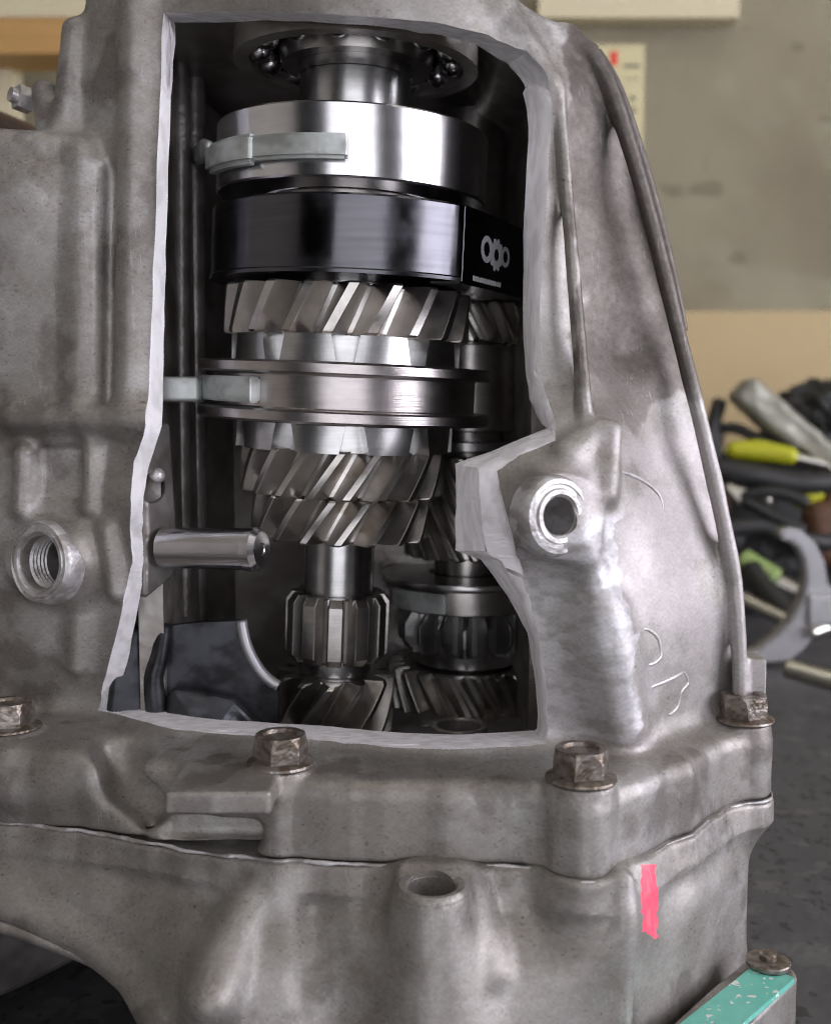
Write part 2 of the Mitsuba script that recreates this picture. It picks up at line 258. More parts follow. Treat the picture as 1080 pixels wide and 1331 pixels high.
# ------------------------------------------------------------------ sculpting: signed distances on a grid, marching tetrahedra
H = 0.85
def smin(a, b, k):
    h = np.clip(0.5 + 0.5 * (b - a) / k, 0, 1); return b * (1 - h) + a * h - k * h * (1 - h)
def smax(a, b, k): return -smin(-a, -b, k)
class Grid:
    def __init__(s, lo, hi, h=H):
        s.lo, s.h = np.array(lo, float), h
        s.n = np.ceil((np.array(hi) - s.lo) / h).astype(int) + 1
        s.ax = [(s.lo[i] + h * np.arange(s.n[i])).astype(np.float32) for i in range(3)]
        s.F = np.full(s.n, 60.0, np.float32)
    def sub(s, lo, hi):
        sl = tuple(slice(max(0, int((a - l) / s.h)), max(0, int((b - l) / s.h) + 2)) for a, b, l in zip(lo, hi, s.lo))
        X, Y, Z = (s.ax[i][sl[i]] for i in range(3))
        return sl, X[:, None, None], Y[None, :, None], Z[None, None, :]
    def op(s, lo, hi, fn, k=4.0, how='add'):
        pad = k + 3; sl, X, Y, Z = s.sub(np.array(lo) - pad, np.array(hi) + pad)
        if min(x.stop - x.start for x in sl) <= 0: return
        g = fn(X, Y, Z).astype(np.float32)
        s.F[sl] = smin(s.F[sl], g, k) if how == 'add' else smax(s.F[sl], -g, k)
    def capsule(s, a, b, ra, rb=None, k=5.0, how='add'):
        a, b = np.array(a, float), np.array(b, float); rb = ra if rb is None else rb; r = max(ra, rb)
        def fn(X, Y, Z):
            d = b - a; t = np.clip(((X - a[0]) * d[0] + (Y - a[1]) * d[1] + (Z - a[2]) * d[2]) / max(d @ d, 1e-9), 0, 1)
            return np.sqrt((X - a[0] - t * d[0]) ** 2 + (Y - a[1] - t * d[1]) ** 2 + (Z - a[2] - t * d[2]) ** 2) - (ra + (rb - ra) * t)
        s.op(np.minimum(a, b) - r, np.maximum(a, b) + r, fn, k, how)
    def line(s, pts, r, k):
        def fn(X, Y, Z):
            best = None
            for a, b in zip(pts[:-1], pts[1:]):
                d = b - a; t = np.clip(((X - a[0]) * d[0] + (Y - a[1]) * d[1] + (Z - a[2]) * d[2]) / (d @ d), 0, 1)
                e = (X - a[0] - t * d[0]) ** 2 + (Y - a[1] - t * d[1]) ** 2 + (Z - a[2] - t * d[2]) ** 2
                best = e if best is None else np.minimum(best, e)
            return np.sqrt(best) - r
        pts = np.array(pts, float); s.op(pts.min(0) - r, pts.max(0) + r, fn, k)
    def cyl(s, c, axis, r, h0, h1, k=4.0, how='add', taper=0.0):
        c = np.array(c, float); a = np.array(axis, float); a /= np.linalg.norm(a)
        R = abs(r) + max(abs(h0), abs(h1))
        def fn(X, Y, Z):
            t = (X - c[0]) * a[0] + (Y - c[1]) * a[1] + (Z - c[2]) * a[2]
            q = np.sqrt(np.maximum((X - c[0]) ** 2 + (Y - c[1]) ** 2 + (Z - c[2]) ** 2 - t * t, 0)) - (r + taper * (t - h0))
            return smax(q, np.maximum(h0 - t, t - h1), 1.2)
        s.op(c - R, c + R, fn, k, how)
    def box(s, c, half, r=1.5, k=4.0, how='add', R=None):
        c, half = np.array(c, float), np.array(half, float); M = np.eye(3) if R is None else np.array(R)
        ext = np.abs(M) @ half
        def fn(X, Y, Z):
            d = [X - c[0], Y - c[1], Z - c[2]]
            q = [np.abs(sum(d[j] * M[j, i] for j in range(3))) - half[i] + r for i in range(3)]
            return np.sqrt(sum(np.maximum(v, 0) ** 2 for v in q)) + np.minimum(np.maximum(np.maximum(q[0], q[1]), q[2]), 0) - r
        s.op(c - ext, c + ext, fn, k, how)
    def mesh(s):
        F = s.F; F[[0, -1]] = F[:, [0, -1]] = 5; F[:, :, [0, -1]] = 5
        F[np.abs(F) < 1e-4] = 1e-4
        sg = F < 0; nx, ny, nz = F.shape
        any_, all_ = np.zeros((nx - 1, ny - 1, nz - 1), bool), np.ones((nx - 1, ny - 1, nz - 1), bool)
        for o in np.ndindex(2, 2, 2):
            v = sg[o[0]:nx - 1 + o[0], o[1]:ny - 1 + o[1], o[2]:nz - 1 + o[2]]; any_ |= v; all_ &= v
        cell = np.argwhere(any_ & ~all_)
        cid = lambda o: ((cell[:, 0] + o[0]) * ny + cell[:, 1] + o[1]) * nz + cell[:, 2] + o[2]
        C = {o: cid(o) for o in np.ndindex(2, 2, 2)}
        import itertools
        Ff, out = F.ravel(), []
        for perm in itertools.permutations(range(3)):
            o = [0, 0, 0]; T = [C[0, 0, 0]]
            for a in perm: o[a] = 1; T.append(C[tuple(o)])
            odd = perm in ((0, 2, 1), (1, 0, 2), (2, 1, 0))
            T = np.stack(T, 1)
            if odd: T = T[:, [0, 1, 3, 2]]
            ins = Ff[T] < 0; code = ins @ np.array([1, 2, 4, 8])
            for cde in range(1, 15):
                t = T[code == cde]
                if not len(t): continue
                I = [i for i in range(4) if cde >> i & 1]; O = [i for i in range(4) if not cde >> i & 1]
                e = lambda i, j: np.stack([np.minimum(t[:, i], t[:, j]), np.maximum(t[:, i], t[:, j])], 1)
                par = np.linalg.det(np.eye(4)[I + O]) > 0
                if len(I) == 1: tri = [[e(I[0], O[0]), e(I[0], O[1]), e(I[0], O[2])]]
                elif len(I) == 3: tri = [[e(I[0], O[0]), e(I[1], O[0]), e(I[2], O[0])]]
                else:
                    q = [e(I[0], O[0]), e(I[0], O[1]), e(I[1], O[1]), e(I[1], O[0])]; tri = [[q[0], q[1], q[2]], [q[0], q[2], q[3]]]
                for a, b, c in tri: out.append(np.stack([a, b, c] if par else [a, c, b], 1))
        E = np.concatenate(out); key = E[..., 0].astype(np.int64) * (nx * ny * nz) + E[..., 1]
        u, inv = np.unique(key.ravel(), return_inverse=True)
        A, B = u // (nx * ny * nz), u % (nx * ny * nz)
        t = (Ff[A] / (Ff[A] - Ff[B]))[:, None]; t = np.clip(t, 0.03, 0.97)
        pos = lambda I: np.stack(np.unravel_index(I, F.shape), 1) * s.h + s.lo
        m = trimesh.Trimesh(pos(A) * (1 - t) + pos(B) * t, inv.reshape(-1, 3), process=False)
        if m.volume < 0: m.invert()
        return m
def to_manifold(m):
    return m3.Manifold(m3.Mesh(np.asarray(m.vertices, np.float32), np.asarray(m.faces, np.uint32)))

class Surface:
    """A smooth depth field y(x, z) through control points (pixel, pixel, depth)."""
    def __init__(s, pts, smoothing=0.6):
        q = np.array([P(*p) for p in pts]); s.f = RBFInterpolator(q[:, [0, 2]], q[:, 1], kernel='thin_plate_spline', smoothing=smoothing)
    def __call__(s, x, z):
        x, z = np.broadcast_arrays(np.asarray(x, float), np.asarray(z, float)); return s.f(np.stack([x.ravel(), z.ravel()], 1)).reshape(x.shape)
    def at(s, px, py):
        d = 320.0
        for _ in range(14): q = P(px, py, d); d = 0.4 * d + 0.6 * float(s(q[0], q[2]))
        return P(px, py, d)
    def normal(s, x, z):
        e = 1.0; g = np.array([(s(x + e, z) - s(x - e, z)) / (2 * e), -1.0, (s(x, z + e) - s(x, z - e)) / (2 * e)], float); return g / np.linalg.norm(g)
def poly_sdf(poly, ax, ay):
    X, Y = np.meshgrid(ax, ay, indexing='ij'); ins = shapely.contains_xy(poly, X, Y)
    shapely.prepare(poly); d = shapely.distance(poly.boundary, shapely.points(X.ravel(), Y.ravel())).reshape(X.shape)
    return np.where(ins, -d, d).astype(np.float32)
def warp(X, Y, Z, amp=0.35):
    q = np.stack(np.broadcast_arrays(X, Y, Z), -1)
    return amp * (meshkit.fbm(q / 16.0, 2, 3) - 0.5) * 2

# ------------------------------------------------------------------ upper casing
up = Surface([(-60, 150, 337), (0, 200, 332), (60, 210, 330.5), (-60, 500, 335), (60, 350, 330), (60, 500, 331), (140, 250, 331), (140, 500, 331), (175, 350, 328), (172, 200, 328.5), (170, 30, 330),
    (207, 100, 329), (207, 350, 327), (205, 470, 326.5), (130, 100, 334), (100, 60, 341), (90, 150, 342), (100, 190, 337),
    (-60, 730, 337), (50, 600, 332), (50, 680, 332), (140, 600, 330), (150, 700, 328), (185, 560, 325), (170, 650, 322), (50, 850, 338), (120, 850, 337), (145, 900, 339), (-60, 940, 346), (60, 940, 346), (140, 940, 342),
    (230, 0, 328), (300, -10, 318), (400, 0, 309), (500, 0, 307), (600, 10, 312), (660, 40, 319), (720, 70, 328), (760, 90, 334), (785, 110, 339),
    (400, 300, 314), (450, 600, 310), (400, 850, 312), (300, 500, 318), (220, 944, 322), (365, 956, 312), (500, 968, 303), (600, 972, 300), (500, 120, 312),
    (728, 130, 321), (722, 250, 319), (714, 400, 317), (708, 500, 315), (745, 300, 324), (742, 200, 326), (757, 480, 318), (764, 545, 312), (800, 260, 340), (830, 400, 340), (855, 480, 338), (808, 460, 336), (880, 560, 340),
    (840, 600, 324), (800, 600, 307), (762, 600, 300), (905, 700, 333), (855, 700, 315), (800, 720, 302), (930, 820, 333), (880, 850, 315), (830, 880, 303), (780, 850, 297), (730, 850, 301), (715, 930, 305),
    (760, 940, 304), (712, 770, 303), (684, 700, 302), (655, 650, 302), (720, 700, 297), (955, 760, 340), (950, 900, 344), (965, 940, 348), (920, 900, 332), (880, 930, 317), (830, 960, 304), (622, 625, 304), (720, 580, 303)])
ol = [(-90, 178), (60, 180), (74, 188), (76, 150), (84, 108), (95, 60), (106, 22), (112, -40), (300, -60), (500, -60), (640, -30), (668, 22), (700, 36), (745, 44), (776, 66), (797, 104), (826, 190), (857, 300), (889, 430), (914, 530),
      (944, 660), (963, 760), (969, 850), (970, 905), (985, 965), (985, 1060), (-90, 1060)]
def odepth(px, py): return 336.0
outline = shapely.Polygon([P(x, y, 340 if x > 690 else 338)[[0, 2]] for x, y in ol])
g = Grid((-150, 252, -121), (128, 362, 146))
gx, gz = np.meshgrid(g.ax[0], g.ax[2], indexing='ij')
Yup = up(gx, gz).astype(np.float32)
osd = poly_sdf(outline, g.ax[0], g.ax[2])
# raised lip along the free right-hand edge
rim_line = shapely.LineString([P(x, y, 339)[[0, 2]] for x, y in ol[11:24]])
rd = shapely.distance(shapely.points(gx.ravel(), gz.ravel()), rim_line).reshape(gx.shape)
Yup = ndimage.gaussian_filter(Yup, 0.7)
gy = np.gradient(Yup, H); nrm = (1 / np.sqrt(1 + gy[0] ** 2 + gy[1] ** 2)).astype(np.float32)
T_SHELL = 9.0
Yc = g.ax[1][None, :, None]
fr = (Yup[:, None, :] - Yc) * nrm[:, None, :]
shell = smax(smax(fr, -fr - T_SHELL, 0.8), osd[:, None, :], 2.0)
g.F[:] = smax(shell, (-112 - g.ax[2])[None, None, :], 1.0)
del shell
# flange: plan outline with a boss under every bolt
Z_F, Z_J = -95.0, -118.0
bolts = [(13, 951), (365, 998), (755, 1018), (966, 940)]
bolt_at = [Pz(x, y, Z_F) for x, y in bolts]
edge = [(-130, 962), (-60, 968), (60, 976), (150, 988), (230, 1000), (330, 1010), (410, 1014), (500, 1018), (600, 1018), (690, 1020), (800, 1024), (845, 1008), (900, 983), (940, 960), (975, 951)]
front = [Pz(x, y, Z_F)[:2] for x, y in edge]
plan = shapely.Polygon(front + [(front[-1][0] + 1, 356), (front[0][0], 356)])
boss_r = [11.0, 10.0, 10.2, 9.2]
for b, r in zip(bolt_at, boss_r): plan = plan.union(shapely.Point(b[0], b[1]).buffer(r))
plan = plan.union(shapely.Polygon([(bolt_at[3][0] - 9.2, bolt_at[3][1]), (bolt_at[3][0] + 9.2, bolt_at[3][1]), (bolt_at[3][0] + 9.2, 356), (bolt_at[3][0] - 9.2, 356)]))
plan = plan.buffer(-4).buffer(4).buffer(5).buffer(-5).segmentize(2.0)
pc = np.array(plan.exterior.coords); pn = meshkit.fbm(np.c_[pc, np.zeros(len(pc))] / 9.0, 2, 12) - 0.5
plan = shapely.Polygon(np.c_[pc[:, 0], pc[:, 1] + np.where(pc[:, 1] < 340, 3.4 * pn, 0)]).buffer(0)
psd = poly_sdf(plan, g.ax[0], g.ax[1])
def flange(X, Y, Z):
    i0, j0 = int(round((X.ravel()[0] - g.lo[0]) / H)), int(round((Y.ravel()[0] - g.lo[1]) / H))
    p = psd[i0:i0 + X.size, j0:j0 + Y.size][:, :, None]
    lo = np.maximum(p, Y - 352)
    f = smax(smax(lo, Z - Z_F, 6.5), Z_J + 0.5 - Z, 1.6)
    k0 = int(round((Z.ravel()[0] - g.lo[2]) / H))
    yu = Yup[i0:i0 + X.size, k0:k0 + Z.size][:, None, :]
    return smax(f, Y - yu - T_SHELL, 1.0)
g.op((-150, 252, Z_J), (128, 352, Z_F), flange, 9.0)
for b, r in zip(bolt_at, boss_r): g.cyl((b[0], b[1], Z_F), (0, 0, 1), r - 0.6, -6, 1.0, 1.5)
# pad with a flat top beside the second bolt and the hollow under it
pa, pb = Pz(212, 1034, Z_F), Pz(352, 1034, Z_F)
g.box(((pa[0] + pb[0]) / 2, pa[1] + 24, Z_F - 2.4), ((pb[0] - pa[0]) / 2, 24, 3.2), 1.2, 2.5)
hc = P(275, 1080, 284); g.box(hc, (15, 7, 4.2), 2.5, 2.5, 'cut')
# hollow left of the pad, swelling further left
g.capsule(P(150, 985, 308), P(196, 1040, 296), 9, 7, 6, 'cut')
g.capsule(P(20, 1022, 308), P(110, 1010, 306), 7, 6, 9)
g.line(smoothline([P(x - 8, y, 335.5) for x, y in ol[13:24]] + [P(962, 935, 337)], 26), 2.5, 4.0)
# the grooved column beside the opening, the block left of it
g.capsule(P(141, 225, 328.5), P(138, 525, 328.5), 5.0, 4.2, 3.5, 'cut')
g.capsule(P(178, 5, 331), P(171, 540, 329), 4.6, 5.0, 5)
g.capsule(P(112, 215, 334), P(110, 520, 334), 5.0, 5.0, 5)
g.capsule(P(-40, 186, 338), P(108, 196, 337), 5.0, 4.5, 5)
g.capsule(P(98, 40, 342), P(84, 180, 342), 4.0, 4.5, 5)
# ribs, pockets and bosses on the left wall
g.box(P(84, 615, 329), (9.0, 4.2, 8.5), 1.5, 2.5, 'cut')
g.capsule(P(120, 575, 331), P(118, 660, 330), 2.6, 2.6, 4)
g.capsule(P(112, 700, 331), P(100, 865, 337), 3.0, 2.4, 6)
g.capsule(P(140, 690, 328), P(150, 770, 328), 2.6, 2.2, 5)
g.capsule(P(20, 545, 331), P(190, 545, 325), 3.0, 3.0, 8)
g.capsule(P(30, 590, 330), P(28, 660, 331), 2.5, 2.5, 5)
LB, LBN = P(52, 731, 326.5), np.array([-0.50, -0.86, 0.06])
g.cyl(LB, LBN, 13.6, -16, -0.6, 6)
g.capsule(P(58, 120, 348), P(68, 170, 346), 4, 5, 4)
# the boss column on the right with its bolt hole
RB, RBN = P(724, 671, 292), np.array([0.50, -0.86, 0.04])
RBN /= np.linalg.norm(RBN); LBN /= np.linalg.norm(LBN)
g.cyl(RB, RBN, 12.0, -18, -0.8, 7)
g.capsule(P(748, 700, 297), P(770, 745, 299), 5, 3, 6)
g.capsule(P(735, 590, 303), P(775, 560, 309), 4, 3, 5)
g.capsule(P(762, 560, 311), P(726, 120, 321), 2.4, 1.6, 3)
g.capsule(P(795, 560, 309), P(790, 640, 301), 3.0, 2.0, 5)
g.capsule(P(650, 25, 323), P(712, 105, 322), 5.5, 3.5, 5)
g.capsule(P(545, 22, 318), P(556, 38, 317), 3.5, 2.0, 5)
# the ground-off swelling down to the flange
g.capsule(P(782, 800, 299), P(812, 940, 301), 6, 5, 9)
g.capsule(P(742, 905, 297), P(745, 955, 299), 5, 5, 6, 'cut')
g.box(P(976, 878, 341), (3.4, 6, 7), 1.0, 2.0)
g.F += warp(*[np.asarray(a) for a in (g.ax[0][::6][:, None, None], g.ax[1][::6][None, :, None], g.ax[2][::6][None, None, :])]).astype(np.float32).repeat(6, 0).repeat(6, 1).repeat(6, 2)[:g.n[0], :g.n[1], :g.n[2]] if False else 0
wl = warp(g.ax[0][::5][:, None, None], g.ax[1][::5][None, :, None], g.ax[2][::5][None, None, :], 0.28)
wl = ndimage.zoom(wl, [a / b for a, b in zip(g.n, wl.shape)], order=1)
g.F += wl.astype(np.float32); del wl
upper = to_manifold(g.mesh()); Fup = None
upper = upper.simplify(0.03)
# bolt holes through the bosses, and the seam-rough saw cut that opens the casing
upper = upper - m3.Manifold.cylinder(40, 5.6, 5.6, 40).translate((0, 0, -28)).transform(basis(RBN, RB)[:3])
upper = upper - m3.Manifold.cylinder(46, 7.0, 9.4, 40).translate((0, 0, -30)).transform(basis(LBN, LB)[:3])
cut_in = [(228, 30), (222, 130), (217, 300), (214, 400), (212, 490), (210, 553), (195, 600), (186, 645), (185, 690), (187, 730), (183, 770), (168, 850), (154, 900), (150, 937), (220, 944), (290, 951), (365, 957), (430, 963), (500, 969), (600, 973),
          (680, 973), (697, 967), (698, 940), (696, 893), (686, 824), (659, 773), (625, 727), (592, 716), (592, 660), (593, 603), (655, 580), (714, 557), (706, 550), (690, 520), (683, 480), (680, 400), (681, 300), (684, 200), (683, 135), (676, 108), (655, 84), (618, 60), (560, 42), (450, 32), (345, 25)]
cut_out = [(212, 17), (208, 130), (202, 300), (198, 400), (195, 490), (193, 553), (174, 600), (170, 645), (169, 690), (172, 730), (164, 770), (144, 850), (132, 900), (130, 936), (218, 950), (289, 960), (365, 968), (431, 974), (500, 980), (600, 984),
           (688, 985), (709, 972), (713, 940), (711, 893), (700, 824), (689, 773), (674, 727), (668, 716), (653, 660), (646, 612), (675, 592), (722, 572), (722, 548), (713, 520), (699, 480), (701, 400), (708, 300), (714, 200), (718, 135), (709, 100), (683, 70), (634, 44), (564, 28), (450, 19), (345, 13)]
ci, co = [], []
rr = np.random.default_rng(3)
def dense(poly, n=4):
    p = np.array(poly, float); q = np.roll(p, -1, 0); return np.concatenate([p + (q - p) * t for t in np.arange(n) / n], 1).reshape(-1, 2)
for (a, b), (c, d) in zip(dense(cut_in), dense(cut_out)):
    o = up.at(c + rr.normal(0, 0.5), d + rr.normal(0, 0.5)); o[2] = max(o[2], -92.9 + rr.normal(0, 0.12)); co.append(o)
    low = 950 > d > 590 and c > 600
    q = P(a + rr.normal(0, 0.5), b + rr.normal(0, 0.5), o[1] + (9.5 if low else (1.2 if c < 300 and d > 20 else 10.0 if d < 110 else 7.0))); q[2] = max(q[2], -92.6 + rr.normal(0, 0.08)); ci.append(q)
ci, co = np.array(ci), np.array(co)
def ring_at(r, y): q = r.copy(); q[:, 1] = y; return q
back = ring_at(ci, 420); back[:, 0] -= np.where(ci[:, 0] < -50, 26, 0)
cm = co * 0.52 + ci * 0.48; cm[:, 1] = co[:, 1] + np.where(ci[:, 2] > 105, 4.0, np.where(ci[:, 0] > 0, 1.4, 0.5)) + rr.normal(0, 0.25, len(co))
cm[:, [0, 2]] += rr.normal(0, 0.15, (len(co), 2)); cm[:, 2] = np.maximum(cm[:, 2], -92.8)
rings = [ring_at(co, 240), co, cm, ci, back]
n = len(co); v = np.vstack(rings + [rings[0].mean(0), rings[4].mean(0)]); f = []
for i in range(n):
    j = (i + 1) % n
    for k in range(4): a, b = k * n + i, k * n + j; f += [[a, b, b + n], [a, b + n, a + n]]
    f += [[5 * n, j, i], [5 * n + 1, 4 * n + i, 4 * n + j]]
cutter = trimesh.Trimesh(v, f, process=False)
if cutter.volume < 0: cutter.invert()
cutm = to_manifold(cutter)
if cutm.status() != m3.Error.NoError: print('cutter', cutm.status())
cutm = cutm.as_original(); upper = upper.as_original()
cut_id = cutm.original_id()
res = upper - cutm
rm = res.to_mesh(); tri = np.array(rm.tri_verts); vv = np.array(rm.vert_properties[:, :3])
ids = np.zeros(len(tri), int)
for i, oid in enumerate(rm.run_original_id): ids[rm.run_index[i] // 3:rm.run_index[i + 1] // 3] = oid
gb = thing('gearbox', 'large grey cast aluminium gearbox cut open to show its gears', 'gearbox')
body = trimesh.Trimesh(vv, tri[ids != cut_id]); cutf = trimesh.Trimesh(vv, tri[ids == cut_id])
body.remove_unreferenced_vertices(); cutf.remove_unreferenced_vertices()
print('upper', len(body.faces), 'cut', len(cutf.faces))
UC = emit(gb + '__upper_case', body, 'cast_aluminium', 40)
labels[UC] = {'label': 'upper casing with a large sawn opening'}
k = emit(UC + '__cut_edge', cutf, 'cut_metal', 25); labels[k] = {'label': 'bright sawn edge around the opening'}
del g
def boss(parent, c, n, prof):
    m = lathe(prof, 56); m.apply_transform(basis(n, c)); k = emit(parent, m, 'ground_metal', 30); return k
k = boss(UC + '__bolt_boss', RB, RBN, [(5.5, -16), (5.5, 1.0), (6.3, 1.8), (7.6, 1.8), (8.0, 1.0), (8.9, 0.9), (9.3, 1.5), (10.6, 1.2), (11.5, 0.2), (12.0, -1.4), (12.2, -6)])
k = boss(UC + '__bolt_boss', LB, LBN, [(r_, z_) for z_ in np.arange(-9.1, -2.2, 0.7) for r_ in ((7.6 if int(round(z_ / 0.7)) % 2 else 8.5),)] + [(8.9, -2.0), (9.2, 0.2), (9.8, 1.0), (11.0, 1.1), (11.4, 0.3), (12.0, 0.3), (12.5, 0.9), (13.2, 0.2), (13.7, -1.2), (13.8, -6)])
rl = smoothline([P(x + 1, y, 346) for x, y in ol[14:19]], 60)
emit(UC + '__rim', tube(rl, 2.4 * np.sin(np.linspace(0.25, 2.95, 60)) ** 0.5, 12), 'cast_aluminium', True)
# cast-in marks on the right flank
for pts in ([(800, 612), (820, 618), (842, 630), (858, 648), (862, 664)], [(812, 820), (835, 818), (855, 832), (858, 852), (846, 864), (830, 858)], [(836, 897), (862, 887), (888, 874)], [(888, 874), (893, 888), (884, 900), (880, 918), (868, 930)]):
    q = smoothline([up.at(*p) + np.array([0, 0.5, 0]) for p in pts], 24)
    emit(UC + '__casting_mark', tube(q, 0.95 * np.sin(np.linspace(0.4, 2.74, 24)) ** 0.5, 8), 'rim_metal', True)

# rear half of the casing: side wall, roof and back, toned darker than the outer casing
ring = outline.buffer(-2.0); inner = ring.buffer(-7)
m = prism(ring.difference(inner), 351, 470); m.apply_transform(np.array([[1, 0, 0, 0], [0, 0, 1, 0], [0, 1, 0, 0], [0, 0, 0, 1.0]])); m.fix_normals()
emit(gb + '__rear_case', m, 'darker_interior', 30)
m = prism(ring, 470, 478); m.apply_transform(np.array([[1, 0, 0, 0], [0, 0, 1, 0], [0, 1, 0, 0], [0, 0, 0, 1.0]])); m.fix_normals()
emit(gb + '__back_wall', m, 'darker_interior', 30)
# gear chamber walls
def wall_strip(pts, z0, z1, t=4):
    return prism(shapely.LineString(pts).buffer(t, cap_style='flat'), z0, z1)
emit(gb + '__chamber_wall', wall_strip([(-87, 338), (-90, 380), (-80, 440), (-30, 462), (30, 455), (44, 430), (46, 385), (44, 360)], -116, 126), 'darker_interior', 40)
emit(gb + '__chamber_roof', box(-95, 34, 345, 466, 131, 136), 'darker_interior', False)
emit(gb + '__chamber_floor', prism(plan.buffer(-14).union(shapely.box(-95, 340, 60, 466)), -122, -114), 'darker_cast', False)

# ------------------------------------------------------------------ lower housing
low = Surface([(-80, 1080, 312), (0, 1085, 309), (150, 1085, 303), (300, 1108, 294), (420, 1135, 284), (600, 1142, 276), (700, 1150, 274), (790, 1150, 272), (850, 1110, 288), (930, 1060, 316), (985, 1050, 332),
    (-80, 1190, 298), (0, 1190, 294), (120, 1150, 293), (250, 1150, 286), (350, 1180, 279), (450, 1180, 273), (620, 1230, 264), (700, 1230, 264), (770, 1180, 267), (805, 1170, 265), (812, 1250, 263), (850, 1190, 275), (905, 1160, 292), (965, 1150, 320), (975, 1215, 326),
    (930, 1230, 303), (850, 1260, 274), (600, 1331, 256), (450, 1260, 266), (350, 1260, 266), (275, 1230, 268), (230, 1210, 276), (285, 1331, 259), (210, 1331, 266), (420, 1331, 262), (740, 1331, 258), (800, 1331, 262), (880, 1331, 280),
    (100, 1230, 288), (180, 1270, 278), (500, 1420, 254), (280, 1420, 256), (700, 1420, 254), (800, 1420, 262), (940, 1420, 300), (100, 1420, 280), (-80, 1420, 290), (500, 1560, 252), (800, 1560, 264), (100, 1560, 275)])
h = Grid((-160, 236, -204), (130, 350, Z_J + 4))
hx, hz = np.meshgrid(h.ax[0], h.ax[2], indexing='ij')
Ylo = low(hx, hz).astype(np.float32); Ylo = ndimage.gaussian_filter(Ylo, 0.7)
gy = np.gradient(Ylo, H); nr2 = (1 / np.sqrt(1 + gy[0] ** 2 + gy[1] ** 2)).astype(np.float32)
fr = (Ylo[:, None, :] - h.ax[1][None, :, None]) * nr2[:, None, :]
xr = P(982, 1130, 322)[0]
h.F[:] = smax(smax(np.maximum(fr, -fr - 10), (h.ax[0] - xr)[:, None, None], 4.0), np.maximum((h.ax[2] - (Z_J - 0.6))[None, None, :], (BENCH - h.ax[2])[None, None, :]), 1.0)
plan2 = plan.buffer(0.9); psd2 = poly_sdf(plan2, h.ax[0], h.ax[1])
def rimlo(X, Y, Z):
    i0, j0 = int(round((X.ravel()[0] - h.lo[0]) / H)), int(round((Y.ravel()[0] - h.lo[1]) / H))
    p = psd2[i0:i0 + X.size, j0:j0 + Y.size][:, :, None]
    return smax(np.maximum(p + np.maximum(-Z - 126, 0) * 0.9, Y - 346), np.maximum(Z - (Z_J - 0.6), -140 - Z), 1.6)
h.op((-160, 240, -140), (130, 346, Z_J), rimlo, 8.0)
HB = Pz(561, 1144, Z_J - 0.6); HB[1] -= 4.0
h.cyl((HB[0], HB[1], HB[2]), (0, 0, 1), 15.5, -44, -0.6, 12, taper=-0.135)
h.cyl((bolt_at[2][0], bolt_at[2][1] + 1, Z_J - 1), (0, 0, 1), 10.5, -70, 0, 6)
# raised ribs of the bell, a crease and a swelling by the arch
h.capsule(P(330, 1165, 279), P(272, 1300, 259), 5, 6, 9); h.capsule(P(375, 1150, 279), P(355, 1340, 263), 3.5, 4, 7)
h.capsule(P(388, 1275, 262), P(412, 1331, 258), 1.6, 2.2, 4, 'cut')
h.capsule(P(610, 1160, 272), P(640, 1260, 262), 3.5, 3, 6)
h.capsule(P(350, 1145, 283), P(500, 1150, 278), 2.8, 2.8, 5); h.capsule(P(180, 1080, 302), P(300, 1090, 295), 2, 2, 4)
h.capsule(P(812, 1145, 266), P(808, 1331, 262), 2.0, 2.4, 5)
# arch opening
arch = shapely.Polygon([Pz(0, 0, 1)[[0, 2]] * 0 + P(x, y, 286)[[0, 2]] for x, y in [(-120, 1186), (0, 1210), (100, 1243), (166, 1270), (206, 1298), (226, 1335), (232, 1600), (-120, 1600)]]).buffer(-3).buffer(3)
asd = poly_sdf(arch, h.ax[0], h.ax[2])
h.F[:] = smax(h.F, -asd[:, None, :], 1.5)
h.op((-160, 262, -204), (-50, 300, -125), lambda X, Y, Z: (np.sqrt((asd[:X.size, :][:, :, None].transpose(0, 2, 1)[:, :, int(round((Z.ravel()[0] - h.lo[2]) / H)):][:, :, :Z.size] - 3.5) ** 2 + (Y - Ylo[:X.size, :][:, None, int(round((Z.ravel()[0] - h.lo[2]) / H)):][:, :, :Z.size] - 2) ** 2) - 4.2) if True else 0, 4.0)
# ear with the strap at the lower right
E1 = Pz(998, 1258, -160); foot = shapely.LineString([E1[:2], Pz(850, 1396, -160)[:2]]).buffer(8.2)
fsd = poly_sdf(foot, h.ax[0], h.ax[1])
def ear(X, Y, Z):
    i0, j0 = int(round((X.ravel()[0] - h.lo[0]) / H)), int(round((Y.ravel()[0] - h.lo[1]) / H))
    return smax(fsd[i0:i0 + X.size, j0:j0 + Y.size][:, :, None], np.maximum(Z + 161, -198 - Z), 1.5)
h.op((40, 240, -198), (128, 330, -161), ear, 3.0)
wl = warp(h.ax[0][::5][:, None, None], h.ax[1][::5][None, :, None], h.ax[2][::5][None, None, :], 0.35)
h.F += ndimage.zoom(wl, [a / b for a, b in zip(h.n, wl.shape)], order=1).astype(np.float32)
lower = to_manifold(h.mesh()).simplify(0.03)
lower = lower - m3.Manifold.cylinder(40, 6.2, 6.6, 40).translate((HB[0], HB[1], HB[2] - 30))
LC = emit(gb + '__lower_housing', lower, 'cast_aluminium', 40); print('lower', lower.num_tri())
labels[LC] = {'label': 'lower bell housing below the joint'}
low_mesh = tm(lower); del h
m = lathe([(6.2, -12), (6.4, -0.3), (6.9, 0.5), (8.6, 0.7), (9.3, 0.1), (9.7, -1.0), (9.9, -6)], 56); m.apply_translation(HB); emit(LC + '__dowel_boss', m, 'cast_aluminium', 30)
